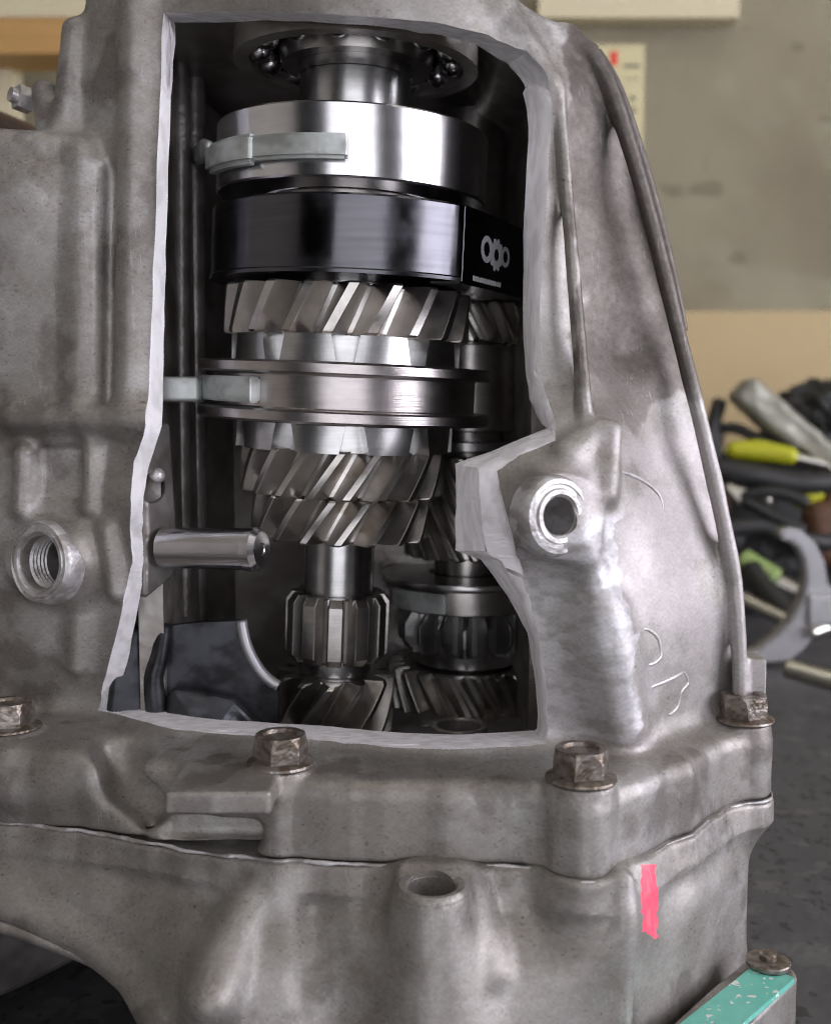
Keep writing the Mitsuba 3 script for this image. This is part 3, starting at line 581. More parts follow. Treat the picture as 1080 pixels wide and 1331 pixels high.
# inside of the bell seen through the arch
emit(LC + '__bell_wall', wall_strip([(-158, 296), (-158, 420), (90, 420), (100, 345)], -200, -118), 'darker_interior', 30)
emit(LC + '__bell_roof', box(-154, 96, 312, 416, -126, -120), 'darker_interior', False)
emit(LC + '__inner_web', tm(m3.Manifold.batch_hull([m3.Manifold.sphere(4, 16).translate(p) for p in (P(-30, 1215, 330), P(90, 1235, 350), P(-30, 1290, 330), P(20, 1270, 340))])), 'darker_cast', 40)
ar = smoothline([low.at(x, y) + np.array([0, 0.6, 0]) for x, y in ((-60, 1192), (0, 1206), (60, 1226), (110, 1246), (158, 1270), (186, 1294), (204, 1330), (209, 1400))], 60)
emit(LC + '__arch_rim', tube(ar, 1.9, 14), 'cast_aluminium', True)
# sealant squeezed from the joint
xy = np.array(plan.buffer(0.2).exterior.coords)[:-1]; L = shapely.LinearRing(xy); s = np.arange(0, L.length, 1.1)
q = np.array([L.interpolate(t).coords[0] for t in s]); keep = q[:, 1] < 345
st = np.where(~keep)[0]; q = np.roll(q, -st[-1] - 1 if len(st) else 0, 0); q = q[q[:, 1] < 345]
z = Z_J - 0.1 + 0.35 * (meshkit.fbm(np.c_[q, np.zeros(len(q))] / 5.0, 2, 5) - 0.5)
emit(LC + '__sealant_bead', tube(np.c_[q, z], 0.30 + 0.55 * meshkit.fbm(np.c_[q, np.zeros(len(q))] / 4.0, 2, 8), 8), 'sealant', True)
# pink paint mark laid on the housing
N = 40; uu, ww = np.meshgrid(np.linspace(0, 1, 9), np.linspace(0, 1, N))
e = (meshkit.fbm(np.stack([uu * 3, ww * 13, uu * 0], -1), 4, 2) - 0.5) * 7
PX = 833 + uu * 20 + e + 2 * ww; PY = 1124 + ww * 92 + (meshkit.fbm(np.stack([uu * 4, uu * 0, ww * 0], -1), 2, 4) - 0.5) * 16 * ww
o = np.zeros((PX.size, 3)); dirs = np.array([P(a, b, 100) for a, b in zip(PX.ravel(), PY.ravel())]); dirs /= np.linalg.norm(dirs, axis=1, keepdims=True)
loc, ir, _ = low_mesh.ray.intersects_location(o, dirs, multiple_hits=False)
hit = np.full((PX.size, 3), np.nan); hit[ir] = loc
if not np.isnan(hit).any():
    hit = hit - dirs * 0.18; f = []
    for i in range(N - 1):
        for j in range(8): a = i * 9 + j; f += [[a, a + 1, a + 10], [a, a + 10, a + 9]]
    m = trimesh.Trimesh(np.vstack([hit, hit + dirs * 0.3]), f + [[c + N * 9, b + N * 9, a + N * 9] for a, b, c in f], process=False); 
    k = emit(LC + '__paint_mark', m, 'pink_paint', True); labels[k] = {'label': 'pink painted stripe'}
# strap, washer and stud on the ear
a, b = Pz(1006, 1266, -160), Pz(850, 1396, -160); dv = (b - a) / np.linalg.norm(b - a); nv = np.array([-dv[1], dv[0], 0])
poly = shapely.Polygon([(a - nv * 5.2)[:2], (a + nv * 5.2)[:2], (b + nv * 5.2)[:2], (b - nv * 5.2)[:2]]).buffer(0.8)
k = emit('strap', prism(poly, -160.9, -159.3), 'teal_paint', False); tag(k, 'teal painted metal strap under the washer at lower right', 'strap')
sw = thing('stud', 'rusty stud with a round washer holding the teal strap', 'bolt')
m = lathe([(2.6, 0), (6.2, 0), (6.5, 0.4), (6.5, 1.3), (6.2, 1.7), (3.2, 2.0), (2.6, 2.0)], 40); m.apply_translation((E1[0], E1[1], -159.2)); emit(sw + '__washer', m, 'rusty_steel', 30)
m = lathe([(0, -2), (2.5, -2), (2.5, 3.4), (1.9, 4.0), (0, 4.0)], 24); m.apply_translation((E1[0], E1[1], -159.2)); emit(sw + '__shank', m, 'rusty_steel', 30)

# flanged hex bolts
hexa = m3.Manifold.cylinder(7.2, 7.9, 7.9, 6) ^ m3.Manifold.cylinder(7.2, 8.6, 7.0, 48) ^ m3.Manifold.cylinder(7.2, 7.75, 7.75, 48)
hexa = hexa - m3.Manifold.cylinder(2, 4.6, 5.4, 32).translate((0, 0, 6.2))
dish = lathe([(0, 0), (9.4, 0), (9.7, 0.4), (9.5, 1.0), (7.9, 1.6), (6.0, 2.0), (0, 2.0)], 48)
hx_, ds_ = shape(hexa, 'rusty_steel', 25), shape(dish, 'rusty_steel', 30)
for i, (b, rz, tilt) in enumerate(zip(bolt_at, (14, 17, 8, 24), (0.5, -1, 1, -0.5))):
    k = numbered(gb + '__flange_bolt')
    M = trimesh.transformations.translation_matrix((b[0], b[1], Z_F + 1.0)) @ trimesh.transformations.rotation_matrix(math.radians(rz), (0, 0, 1))
    labels[k] = {'label': ['rusty hex bolt at the left edge of the flange', 'brownish hex bolt below the middle of the opening', 'grey hex bolt at the right front of the flange', 'dark hex bolt at the right corner of the flange'][i]}
    emit(k + '__washer', ds_, None, xf=M); emit(k + '__hex_head', hx_, None, xf=M @ trimesh.transformations.translation_matrix((0, 0, 1.6)))
# stud end on the left shoulder
k = emit(UC + '__stud_end', tm(m3.Manifold.cylinder(5, 4.2, 4.2, 6) + m3.Manifold.cylinder(7, 2.6, 2.4, 24)).apply_transform(basis((-0.7, -0.7, 0.15), P(40, 132, 352))), 'ground_metal', 25)

# ------------------------------------------------------------------ gear clusters
def axis_frame(top, bottom):
    a = top - bottom; return basis(a, bottom, (0, 1, 0)), np.linalg.norm(a)
def solve_t(M, py):
    """Distance along the axis at which it crosses the picture row py."""
    lo_, hi_ = -200.0, 400.0
    for _ in range(50):
        t = (lo_ + hi_) / 2; p = (M @ [0, 0, t, 1])[:3]; zc = p[1] * cp - p[2] * sp; y = CY - FPX * (p[1] * sp + p[2] * cp) / zc
        lo_, hi_ = (t, hi_) if y > py else (lo_, t)
    return t
def rz(a): return trimesh.transformations.rotation_matrix(a, (0, 0, 1))
def tr(x, y, z): return trimesh.transformations.translation_matrix((x, y, z))
def tooth(rr_, rt, half_root, half_tip, h, helix, cham=0.9, crown=0.0):
    """One gear tooth from z=0 to h: root radius, tip radius, half widths in mm, helix angle."""
    rm = (rr_ + rt) / 2; hm = half_root * 0.40 + half_tip * 0.60
    zs = np.unique(np.r_[0, cham, np.linspace(cham, h - cham, 5), h - cham, h]); v = []
    for z in zs:
        e = min(1.0, min(z, h - z) / cham) if cham > 0 else 1.0
        tipr = rt - (1 - e) * cham * 0.8; wt = half_tip - (1 - e) * 0.25
        tw = math.tan(helix) * (z - h / 2) / rm
        for r, w in ((rr_ - 0.6, -half_root), (rr_ + 0.2, -half_root * 0.93), (rm, -hm), (tipr - 0.35, -wt), (tipr, -wt + 0.35), (tipr, wt - 0.35), (tipr - 0.35, wt), (rm, hm), (rr_ + 0.2, half_root * 0.93), (rr_ - 0.6, half_root)):
            a = w / r + tw; v.append((r * math.cos(a), r * math.sin(a), z))
    n = 10; f = []
    for k in range(len(zs) - 1):
        for j in range(n):
            a, b = k * n + j, k * n + (j + 1) % n; f += [[a, b, b + n], [a, b + n, a + n]]
    for j in range(1, n - 1): f += [[0, j + 1, j]]; q = (len(zs) - 1) * n; f += [[q, q + j, q + j + 1]]
    m = trimesh.Trimesh(v, f, process=False)
    if m.volume < 0: m.invert()
    return m
def gear(parent, name, M, t0, t1, rt, N, helix, depth, bs, phase=0.0, tipw=0.2, rootw=0.36, cham=0.9):
    k = numbered(parent + '__' + name); h = t1 - t0; rr_ = rt - depth; pitch = 2 * math.pi * (rr_ + rt) / 2 / N
    emit(k + '__body', lathe([(0, 0.4), (rr_ - 0.4, 0.4), (rr_, 0.8), (rr_, h - 0.8), (rr_ - 0.4, h - 0.4), (0, h - 0.4)], 72), bs, 30, M @ tr(0, 0, t0))
    d = shape(tooth(rr_, rt, pitch * rootw, pitch * tipw, h, helix, cham), bs, 28)
    for i in range(N): emit(k + '__tooth', d, None, xf=M @ tr(0, 0, t0) @ rz(phase + 2 * math.pi * i / N))
    return k
def disc(parent, name, M, t0, t1, r, bs, c=0.5, r0=0.0, sections=96):
    return emit(parent + '__' + name, lathe([(r0, t0), (r - c, t0), (r, t0 + c), (r, t1 - c), (r - c, t1), (r0, t1)] + ([(r0, t0)] if r0 else []), sections), bs, 30, M)
MX, LX = axis_frame(P(461, 150, 361), P(437, 850, 369))
mmpx = 365 / FPX * 0.993
ms = thing('main_shaft', 'stack of shiny gears on the front shaft inside the opening', 'gear shaft')
def Tm(py): return solve_t(MX, py)
emit(ms + '__shaft', lathe([(0, Tm(960)), (9, Tm(960)), (12.4, Tm(870)), (12.4, Tm(690)), (17.5, Tm(660)), (18.8, Tm(200)), (18.8, Tm(105)), (19.2, Tm(104)), (19.2, Tm(70)), (14, Tm(40)), (0, Tm(40))], 64), 'ring_steel', 30, MX)
k = disc(ms, 'silver_ring', MX, Tm(264), Tm(177), 170 * mmpx, 'polished_steel', 0.6, 30); labels[k] = {'label': 'bright polished steel ring'}
disc(ms, 'hub', MX, Tm(283), Tm(263), 104 * mmpx, 'plain_steel', 0.4)
DR, MD = 190 * mmpx, MX @ tr(10 * mmpx, 0, 0)
# flat side block of the drum with the emblem: two toothed rings and a line of tiny print
iM = np.linalg.inv(MX); A_ = (iM @ np.r_[P(598, 325, 327), 1])[:2]; B_ = (iM @ np.r_[P(692, 325, 378), 1])[:2]
u_ = (B_ - A_) / np.linalg.norm(B_ - A_); ax0 = (iM @ np.r_[P(470, 325, 366), 1])[:2]; w_ = np.array([-u_[1], u_[0]])
if w_ @ (ax0 - A_) < 0: w_ = -w_
dm = m3.CrossSection([np.array([(0, Tm(371)), (DR - 1, Tm(371)), (DR + 0.5, Tm(373)), (DR + 0.6, Tm(369)), (DR, Tm(367)), (DR, Tm(285)), (DR - 0.8, Tm(282)), (0, Tm(282))])], m3.FillRule.NonZero).revolve(160).translate((ax0[0], ax0[1], 0))
off = prism(shapely.Polygon([A_, A_ + u_ * 120, A_ + u_ * 120 - w_ * 60, A_ - w_ * 60]), Tm(400), Tm(250))
k = emit(ms + '__drum', dm - to_manifold(trimesh.Trimesh(off.vertices, off.faces)), 'black_drum', 30, MX)
labels[k] = {'label': 'glossy black drum with a flat side face'}
sb = shapely.Polygon([A_ - w_ * 0.3 + u_ * 1.2, B_ - w_ * 0.3, B_ + w_ * 14, A_ + w_ * 14 + u_ * 12]).buffer(-0.5).buffer(0.5)
emit(ms + '__side_block', prism(sb, Tm(372), Tm(284)), 'black_drum', 25, MX)
emit(ms + '__side_block_lip', prism(shapely.Polygon([A_ - w_ * 0.5, B_ - w_ * 0.5, B_ + w_ * 10, A_ + w_ * 10]), Tm(375), Tm(372.4)), 'black_drum', 25, MX)
ME = np.diag([0, 0, 0, 1.0]); ME[:2, 0] = u_; ME[2, 1] = 1; ME[:2, 2] = -w_; EM = A_ + u_ * 25.5 - w_ * 0.28; ME[:3, 3] = [EM[0], EM[1], Tm(329)]; ME = MX @ ME
def cog(x, y, r, hole, n):
    pts = [(x + (r if i % 4 < 2 else r * 0.84) * math.cos(2 * math.pi * i / (4 * n)), y + (r if i % 4 < 2 else r * 0.84) * math.sin(2 * math.pi * i / (4 * n))) for i in range(4 * n)]
    return shapely.Polygon(pts).difference(shapely.Point(x, y).buffer(hole))
emb = shapely.unary_union([cog(1.2, 0, 5.4, 2.0, 10), shapely.Point(-6.6, 0.8).buffer(4.3).difference(shapely.Point(-6.6, 0.8).buffer(2.4)), shapely.Point(8.6, 0.2).buffer(3.4).difference(shapely.Point(8.6, 0.2).buffer(2.0))])
flat = lambda pl: trimesh.creation.extrude_polygon(pl, 0.12, engine='earcut')
emit(ms + '__emblem', trimesh.util.concatenate([flat(gm) for gm in getattr(emb, 'geoms', [emb])]), 'print_white', False, ME)
x = -16.0; bars = []
for w in (1.4, 0.9, 1.5, 0.6, 1.1, 1.3, 1.0, 0.6, 1.5, 1.1, 0.9, 1.4, 0.7, 1.2, 1.0): bars.append(flat(shapely.box(x, -10.2, x + w, -8.6 - 0.2 * (w < 0.8)))); x += w + 0.4
emit(ms + '__small_print', trimesh.util.concatenate(bars), 'print_white', False, ME)
RIGHT = math.radians(1)
gear(ms, 'helical_gear', MX @ tr(0, 0, 0), Tm(441), Tm(379), 157 * mmpx, 19, math.radians(25), 8.6, 'gear_steel', 0.10, 0.15, 0.40, 0.7)
def dog_ring(parent, t0, t1, r, N, bs, phase, slo, shi):
    k = numbered(parent + '__synchro_ring'); h = t1 - t0
    emit(k + '__body', lathe([(20, 0), (r - 6.2, 0), (r - 6.0, 0.3), (r - 6.0, h - 0.3), (r - 6.3, h), (20, h), (20, 0)], 72), bs, 30, MX @ tr(0, 0, t0))
    w = 2 * math.pi * r / N * 0.5
    pts = [(-0.92 * w, 0), (0.92 * w, 0), (0.86 * w, h), (-0.86 * w, h)]
    for i in range(N):
        wi = 2 * math.pi / N
        ang = np.linspace(-wi * 0.39, wi * 0.39, 9); v = []
        for zz, sc in ((0.15, slo), (h - 0.15, shi)):
            for rad in (r - 7.0, r):
                for a in ang: v.append((rad * math.cos(a * sc), rad * math.sin(a * sc), zz))
        f = []; n = 9
        for j in range(n - 1):
            A, B, C_, D = j, n + j, 2 * n + j, 3 * n + j
            for q in ((A, B, B + 1, A + 1), (C_, C_ + 1, D + 1, D), (B, D, D + 1, B + 1), (A, A + 1, C_ + 1, C_)): f += [[q[0], q[1], q[2]], [q[0], q[2], q[3]]]
        for q in ((0, 2 * n, 3 * n, n), (n - 1, 2 * n - 1, 4 * n - 1, 3 * n - 1)): f += [[q[0], q[1], q[2]], [q[0], q[2], q[3]]]
        m = trimesh.Trimesh(v, f, process=False); m.fix_normals()
        if i == 0: dd = shape(m, bs, 28)
        emit(k + '__lug', dd, None, xf=MX @ tr(0, 0, t0) @ rz(phase + wi * i))
    return k
dog_ring(ms, Tm(474), Tm(440.5), 147 * mmpx, 10, 'ring_steel', 0.06, 0.98, 0.80)
sl = numbered(ms + '__sleeve'); R1, R2 = 188 * mmpx, 168 * mmpx
emit(sl, lathe([(22, Tm(546)), (R1 - 0.8, Tm(546)), (R1, Tm(543)), (R1, Tm(533)), (R1 - 0.8, Tm(531)), (R2 + 0.3, Tm(530)), (R2, Tm(528.5)), (R2, Tm(492)), (R2 + 0.3, Tm(490)), (R1 - 0.8, Tm(489)), (R1, Tm(487)), (R1, Tm(477)), (R1 - 0.8, Tm(474.5)), (22, Tm(474.5))], 128), 'sleeve_steel', 30, MX)
labels[sl] = {'label': 'broad sliding sleeve with a groove round it'}
dog_ring(ms, Tm(582), Tm(548), 141 * mmpx, 10, 'ring_steel', 0.16, 0.76, 0.96)
gear(ms, 'helical_gear', MX, Tm(638), Tm(579), 133 * mmpx, 19, math.radians(31), 7.2, 'gear_steel', 0.0, 0.145, 0.40, 0.7)
gear(ms, 'helical_gear', MX, Tm(694), Tm(639), 117 * mmpx, 17, math.radians(31), 7.2, 'gear_steel', 0.1, 0.145, 0.40, 0.7)
gear(ms, 'spur_pinion', MX, Tm(852), Tm(768), 70 * mmpx, 12, 0.0, 4.6, 'plain_steel', math.radians(90 + 2), 0.30, 0.39, 2.6)
disc(ms, 'collar', MX, Tm(870), Tm(851), 50 * mmpx, 'ring_steel', 0.5)
gear(ms, 'helical_pinion', MX, Tm(946), Tm(872), 80 * mmpx, 12, math.radians(31), 6.4, 'gear_steel', 0.2, 0.15, 0.40, 1.4)
# bearing at the head of the shaft
be = thing('ball_bearing', 'dark ball bearing above the top of the front shaft', 'bearing')
tb = Tm(74)
emit(be + '__outer_race', lathe([(36.0, tb - 4), (41, tb - 4), (41, tb + 9), (35, tb + 9), (35, tb + 5), (36.8, tb), (36.0, tb - 4)], 72), 'darker_interior', 30, MX)  # race coloured dark so the bearing sinks into the chamber shade
emit(be + '__inner_race', lathe([(19.4, tb - 4), (25, tb - 4), (26, tb), (27.5, tb + 6), (19.4, tb + 6), (19.4, tb - 4)], 72), 'plain_steel', 30, MX)
emit(be + '__cage', lathe([(28, tb + 0.5), (35, tb + 0.5), (35, tb + 2), (28, tb + 2), (28, tb + 0.5)], 72), 'black_rubber', 30, MX)
bd = shape(trimesh.creation.icosphere(2, 3.9), 'polished_steel', True)
for i in range(14): emit(be + '__ball', bd, None, xf=MX @ rz(0.1 + 2 * math.pi * i / 14) @ tr(32.4, 0, tb))
# forks on the ring and the sleeve
def arc_band(M, t0, t1, ri, ro, a0, a1, n=28, r=0.6):
    """A curved bar round the shaft between two bearings (degrees, 0 = towards the camera, + = right)."""
    an = [math.radians(a) for a in np.linspace(a0, a1, n)]
    # local frame: x axis of M against the world
    base = np.linalg.inv(M[:3, :3]); dv_ = base @ np.array([0, -1, 0]); rv_ = base @ np.array([1, 0, 0])
    pt = lambda rad, a: (dv_ * math.cos(a) + rv_ * math.sin(a))[:2] / np.linalg.norm((dv_ * math.cos(a) + rv_ * math.sin(a))[:2]) * rad
    poly = shapely.Polygon([pt(ri, a) for a in an] + [pt(ro, a) for a in an[::-1]]).buffer(-r).buffer(r)
    lay = [(t0, -r), (t0 + r, 0), (t1 - r, 0), (t1, -r)]
    p0 = prism(poly.buffer(-r), t0, t1); p1 = prism(poly, t0 + r, t1 - r)
    a_, b_ = to_manifold(trimesh.Trimesh(p0.vertices, p0.faces)), to_manifold(trimesh.Trimesh(p1.vertices, p1.faces))
    return tm(a_ + b_)
fk = thing('shift_fork', 'pale grey fork arm gripping the polished ring near the top', 'shift fork')
ta, tb_ = Tm(248), Tm(216)
emit(fk + '__arm', arc_band(MX, ta + 0.6, tb_ - 0.2, 172 * mmpx, 184 * mmpx, -66, 2, r=1.0), 'fork_aluminium', 35, MX)
emit(fk + '__pad', arc_band(MX, ta - 0.4, tb_ + 0.4, 170.6 * mmpx, 189 * mmpx, -66, -34, r=1.4), 'fork_aluminium', 35, MX)
fk = thing('shift_fork', 'bluish grey fork arm in the groove of the sliding sleeve', 'shift fork')
emit(fk + '__arm', arc_band(MX, Tm(525), Tm(495), 167 * mmpx, 186 * mmpx, -95, -32), 'fork_aluminium', 35, MX)
a = P(262, 506, 345); b = P(208, 500, 350)
emit(fk + '__shank', box(b[0], a[0], 340, 352, a[2] - 4, a[2] + 4, 1.2), 'fork_aluminium', 35)

hl = lambda pts: tm(m3.Manifold.batch_hull([m3.Manifold.sphere(r, 16).translate(P(x, y, d)) for x, y, d, r in pts]))
emit('shift_fork__shank', hl([(266, 186, 356, 1.6), (266, 202, 356, 1.6), (272, 188, 344, 1.4), (272, 202, 344, 1.4), (256, 196, 396, 2.0), (256, 208, 396, 2.0)]), 'fork_aluminium', 35)
# countershaft behind on the right
MC, _ = axis_frame(P(612, 150, 428), P(606, 850, 434)); cpx = 431 / FPX * 0.99
cs = thing('counter_shaft', 'dark shaft with gears standing behind the bright stack', 'gear shaft')
Tc = lambda py: solve_t(MC, py)
emit(cs + '__shaft', lathe([(0, Tc(975)), (11, Tc(975)), (14, Tc(700)), (14, Tc(150)), (0, Tc(150))], 48), 'plain_steel', 30, MC)
gear(cs, 'helical_gear', MC, Tc(448), Tc(398), 78 * cpx, 20, math.radians(-26), 5.5, 'gear_steel', 0.0, 0.17, 0.34)
disc(cs, 'spacer', MC, Tc(560), Tc(450), 62 * cpx, 'plain_steel')
disc(cs, 'flanged_spacer', MC, Tc(585), Tc(572), 70 * cpx, 'ring_steel')
gear(cs, 'helical_gear', MC, Tc(720), Tc(590), 84 * cpx, 22, math.radians(-26), 5.5, 'plain_steel', 0.1, 0.17, 0.34)
disc(cs, 'sleeve', MC, Tc(782), Tc(752), 104 * cpx, 'plain_steel')
emit(cs + '__sleeve_rim', lathe([(16, Tc(752)), (112 * cpx, Tc(752)), (113 * cpx, Tc(749)), (113 * cpx, Tc(745)), (112 * cpx, Tc(743)), (16, Tc(743))], 96), 'ring_steel', 30, MC)
gear(cs, 'dog_gear', MC, Tc(838), Tc(786), 92 * cpx, 18, 0, 6.0, 'ring_steel', 0.1, 0.10, 0.34, 5.0)
disc(cs, 'collar', MC, Tc(856), Tc(838), 70 * cpx, 'ring_steel')
gear(cs, 'helical_gear', MC, Tc(915), Tc(858), 104 * cpx, 24, math.radians(-28), 5.5, 'gear_steel', 0.0, 0.17, 0.34)
fk = thing('shift_fork', 'short fork end on the lower gear set behind the pinion', 'shift fork')
emit(fk + '__arm', arc_band(MC, Tc(778), Tc(754), 105 * cpx, 114 * cpx, -60, -16), 'fork_aluminium', 35, MC)

# selector parts on the left side of the chamber
for i, (x, d, y0, y1, r, lab) in enumerate(((234, 384, 60, 800, 3.2, 'thin dark rail standing beside the left edge of the opening'), (252, 400, 60, 830, 4.0, 'thicker dark rail just right of the thin one at left'))):
    k = emit('selector_rail', tube([P(x, y0, d), P(x + 2, (y0 + y1) / 2, d), P(x + 4, y1, d)], r, 24), 'darker_cast', 30); tag(k, lab, 'rail')
pn = thing('selector_pin', 'shiny steel pin sticking out from the left wall', 'pin')
pa_, pb_ = P(214, 712, 334), P(339, 714, 323); ax_ = pb_ - pa_; Ls = np.linalg.norm(ax_)
emit(pn + '__shank', lathe([(0, 0), (6.6, 0), (6.6, Ls - 4), (0, Ls - 4)], 48), 'polished_steel', 30, basis(ax_, pa_))
emit(pn + '__tip', lathe([(0, Ls - 4.2), (6.9, Ls - 4.2), (7.0, Ls - 3.6), (7.0, Ls - 1.2), (5.6, Ls + 0.4), (2.0, Ls + 0.5), (1.6, Ls + 0.1), (0, Ls + 0.1)], 48), 'polished_steel', 30, basis(ax_, pa_))
# cast web that carries the pin
def slab(pts, d0, d1, r=1.6):
    hulls = [m3.Manifold.sphere(r, 14).translate(P(x, y, d)) for x, y in pts for d in (d0, d1)]
    return tm(m3.Manifold.batch_hull(hulls))
wb = tm(m3.Manifold.batch_hull([m3.Manifold.sphere(1.6, 14).translate(P(x, y, d)) for x, y, d in ((188, 560, 330), (214, 556, 342), (216, 640, 344), (190, 640, 331), (222, 690, 342), (190, 700, 331), (218, 745, 342), (188, 770, 331), (180, 560, 350), (180, 770, 350))]))
hole = m3.Manifold.cylinder(30, 5.0, 5.0, 32).translate((0, 0, -15)).transform(basis((-0.5, 0.85, 0), P(196, 634, 334))[:3])
emit(UC + '__web', tm(to_manifold(wb) - hole), 'darker_cast', 35)
emit(UC + '__web_lug', tm(m3.Manifold.sphere(2.6, 20).translate(P(204, 618, 334)) + m3.Manifold.sphere(2.0, 20).translate(P(212, 680, 340))), 'ground_metal', True)
# dark plate at the lower left of the chamber with its curved edge
pl = shapely.Polygon([P(x, y, 345)[[0, 2]] for x, y in [(150, 822), (200, 815), (260, 808), (314, 806), (318, 830), (328, 856), (345, 880), (362, 892), (362, 985), (150, 985)]])
m = prism(pl, 343, 347); m.apply_transform(np.array([[1, 0, 0, 0], [0, 0, 1, 0], [0, 1, 0, 0], [0, 0, 0, 1.0]])); m.fix_normals()
ip = thing('dark_casting', 'dark blued casting with a curved edge at the bottom left inside', 'casting')
emit(ip + '__face', m, 'blued_plate', 30)
emit(ip + '__edge', tube(smoothline([P(314, 806, 343), P(318, 830, 342.5), P(328, 856, 342), P(345, 880, 342), P(362, 892, 342)], 30), 1.9, 10), 'fork_casting', True)
emit(ip + '__rib', tube(smoothline([P(214, 812, 342), P(208, 850, 339), P(200, 885, 338), P(204, 925, 339), P(216, 965, 342)], 24), np.linspace(2.6, 4.2, 24), 14), 'blued_plate', True)
m = tm(m3.Manifold.batch_hull([m3.Manifold.sphere(r, 18).translate(P(x, y, d)) for x, y, d, r in ((232, 905, 338, 3.0), (300, 918, 338, 3.0), (330, 948, 340, 4.0), (225, 960, 338, 4.0), (270, 960, 334, 5.0))])).subdivide_to_size(1.6)
v = np.array(m.vertices); m.vertices = v + np.array(m.vertex_normals) * 1.6 * (meshkit.fbm(v / 6.0, 3, 21)[:, None] - 0.5)
emit(ip + '__boss', m, 'blued_plate', True)
m = tm(m3.Manifold.batch_hull([m3.Manifold.sphere(3.0, 18).translate(P(x, y, d)) for x, y, d in ((160, 830, 343), (176, 824, 344), (150, 930, 341), (180, 930, 342))]))
emit(ip + '__foot', m, 'blued_plate', True)
# lumps and a bearing seat on the chamber floor
bs_ = thing('bearing_seat', 'low round seat on the chamber floor at bottom right', 'seat')
q = Pz(597, 956, -104); m = lathe([(7.5, -12), (9.6, -12), (9.6, 3.4), (9.2, 3.8), (8.0, 3.8), (7.5, 3.2), (7.5, -12)], 48); m.apply_translation(q); emit(bs_ + '__ring', m, 'darker_cast', 30)
m = trimesh.creation.icosphere(3, 4.0); m.apply_transform(np.diag([1.3, 1, 0.8, 1])); m.apply_translation(Pz(553, 946, -113)); emit(bs_ + '__lump', m, 'darker_cast', True)
emit(gb + '__floor_rib', tm(m3.Manifold.batch_hull([m3.Manifold.sphere(3, 14).translate(Pz(x, y, -114)) for x, y in ((200, 948), (300, 955), (320, 925), (250, 920))])), 'darker_cast', True)
emit(gb + '__floor_rib', tm(m3.Manifold.batch_hull([m3.Manifold.sphere(2.5, 14).translate(Pz(x, y, -114)) for x, y in ((470, 965), (545, 945), (560, 930), (600, 970))])), 'darker_cast', True)

# ------------------------------------------------------------------ things on the bench behind
def rod(px0, py0, d0, px1, py1, d1, r, bs, sections=20):
    a, b = P(px0, py0, d0), P(px1, py1, d1); v_ = b - a; Lr = np.linalg.norm(v_); c = min(r * 0.25, 2)
    m = lathe([(0, 0), (r - c, 0), (r, c), (r, Lr - c), (r - c, Lr), (0, Lr)], sections); m.apply_transform(basis(v_, a)); return m
# loose fork standing on the bench
fi = [(742, 175), (760, 200), (800, 205), (850, 240), (893, 330), (905, 450), (880, 580), (800, 720), (700, 820), (600, 895), (480, 930)]
fo = [(480, 985), (620, 978), (800, 962), (880, 900), (960, 800), (1040, 700), (1090, 600), (1090, 520), (1040, 480), (1020, 340), (960, 220), (870, 138), (800, 122), (748, 142)]
pol = shapely.Polygon([P(860 + x / 4.909, 660 + y / 4.909, 870)[[0, 2]] for x, y in fi + fo]).buffer(-1.5).buffer(3).buffer(-1.5)
def yprism(poly, y0, y1, r=2.0):
    a_ = prism(poly.buffer(-r), y0, y1); b_ = prism(poly, y0 + r, y1 - r)
    m = tm(to_manifold(trimesh.Trimesh(a_.vertices, a_.faces)) + to_manifold(trimesh.Trimesh(b_.vertices, b_.faces)))
    m.apply_transform(np.array([[1, 0, 0, 0], [0, 0, 1, 0], [0, 1, 0, 0], [0, 0, 0, 1.0]])); m.invert(); return m
lf = thing('loose_fork', 'loose C shaped grey fork standing on the bench at right', 'shift fork')
emit(lf + '__claw', yprism(pol, 862, 880), 'fork_casting', 35)
emit(lf + '__hub', box(P(1066, 0, 870)[0], P(1120, 0, 870)[0], 858, 890, P(0, 812, 870)[2], P(0, 770, 870)[2], 4), 'fork_casting', 35)
emit(lf + '__roller', rod(1052, 823, 856, 1075, 816, 866, 5.5, None), 'chrome', 35)
for args, lab in (((1020, 868, 730, 1130, 900, 700, 7.0), 'pale steel rod at the right edge in front of the fork'), ((960, 776, 960, 1024, 808, 930, 6.5), 'pale steel rod seen through the loose fork'), ((1072, 782, 1000, 1150, 800, 980, 7), 'steel rod end at the right edge behind the fork')):
    k = emit('steel_rod', rod(*args, 'dull_steel'), 'dull_steel', 35); tag(k, lab, 'rod')
sd_ = thing('green_screwdriver', 'green handled tool with a bright ferrule lying behind the fork', 'screwdriver')
emit(sd_ + '__handle', rod(962, 728, 1020, 1008, 756, 1000, 13, None), 'green_plastic', 35); emit(sd_ + '__ferrule', rod(1008, 756, 1000, 1042, 775, 990, 9, None), 'chrome', 35)
bx = thing('tool_case', 'dark open case full of tools on the bench behind', 'case')
A = P(955, 640, 1120); emit(bx + '__tray', box(A[0], A[0] + 420, 1120, 1300, BENCH, P(0, 700, 1120)[2], 8), 'dark_plastic', 35)
emit(bx + '__lid', box(P(935, 0, 1240)[0], P(935, 0, 1240)[0] + 460, 1240, 1265, BENCH, P(0, 588, 1240)[2], 8), 'dark_plastic', 35)
yh = thing('yellow_handle', 'bright yellow tool handle resting on the dark case', 'tool handle')
emit(yh + '__grip', tm(m3.Manifold.batch_hull([m3.Manifold.sphere(9.5, 20).translate(p) for p in (P(955, 585, 1105), P(985, 583, 1100), P(1025, 592, 1090))])), 'yellow_plastic', True)
emit(yh + '__shaft', rod(1024, 592, 1092, 1075, 604, 1080, 5, None), 'chrome', 35)
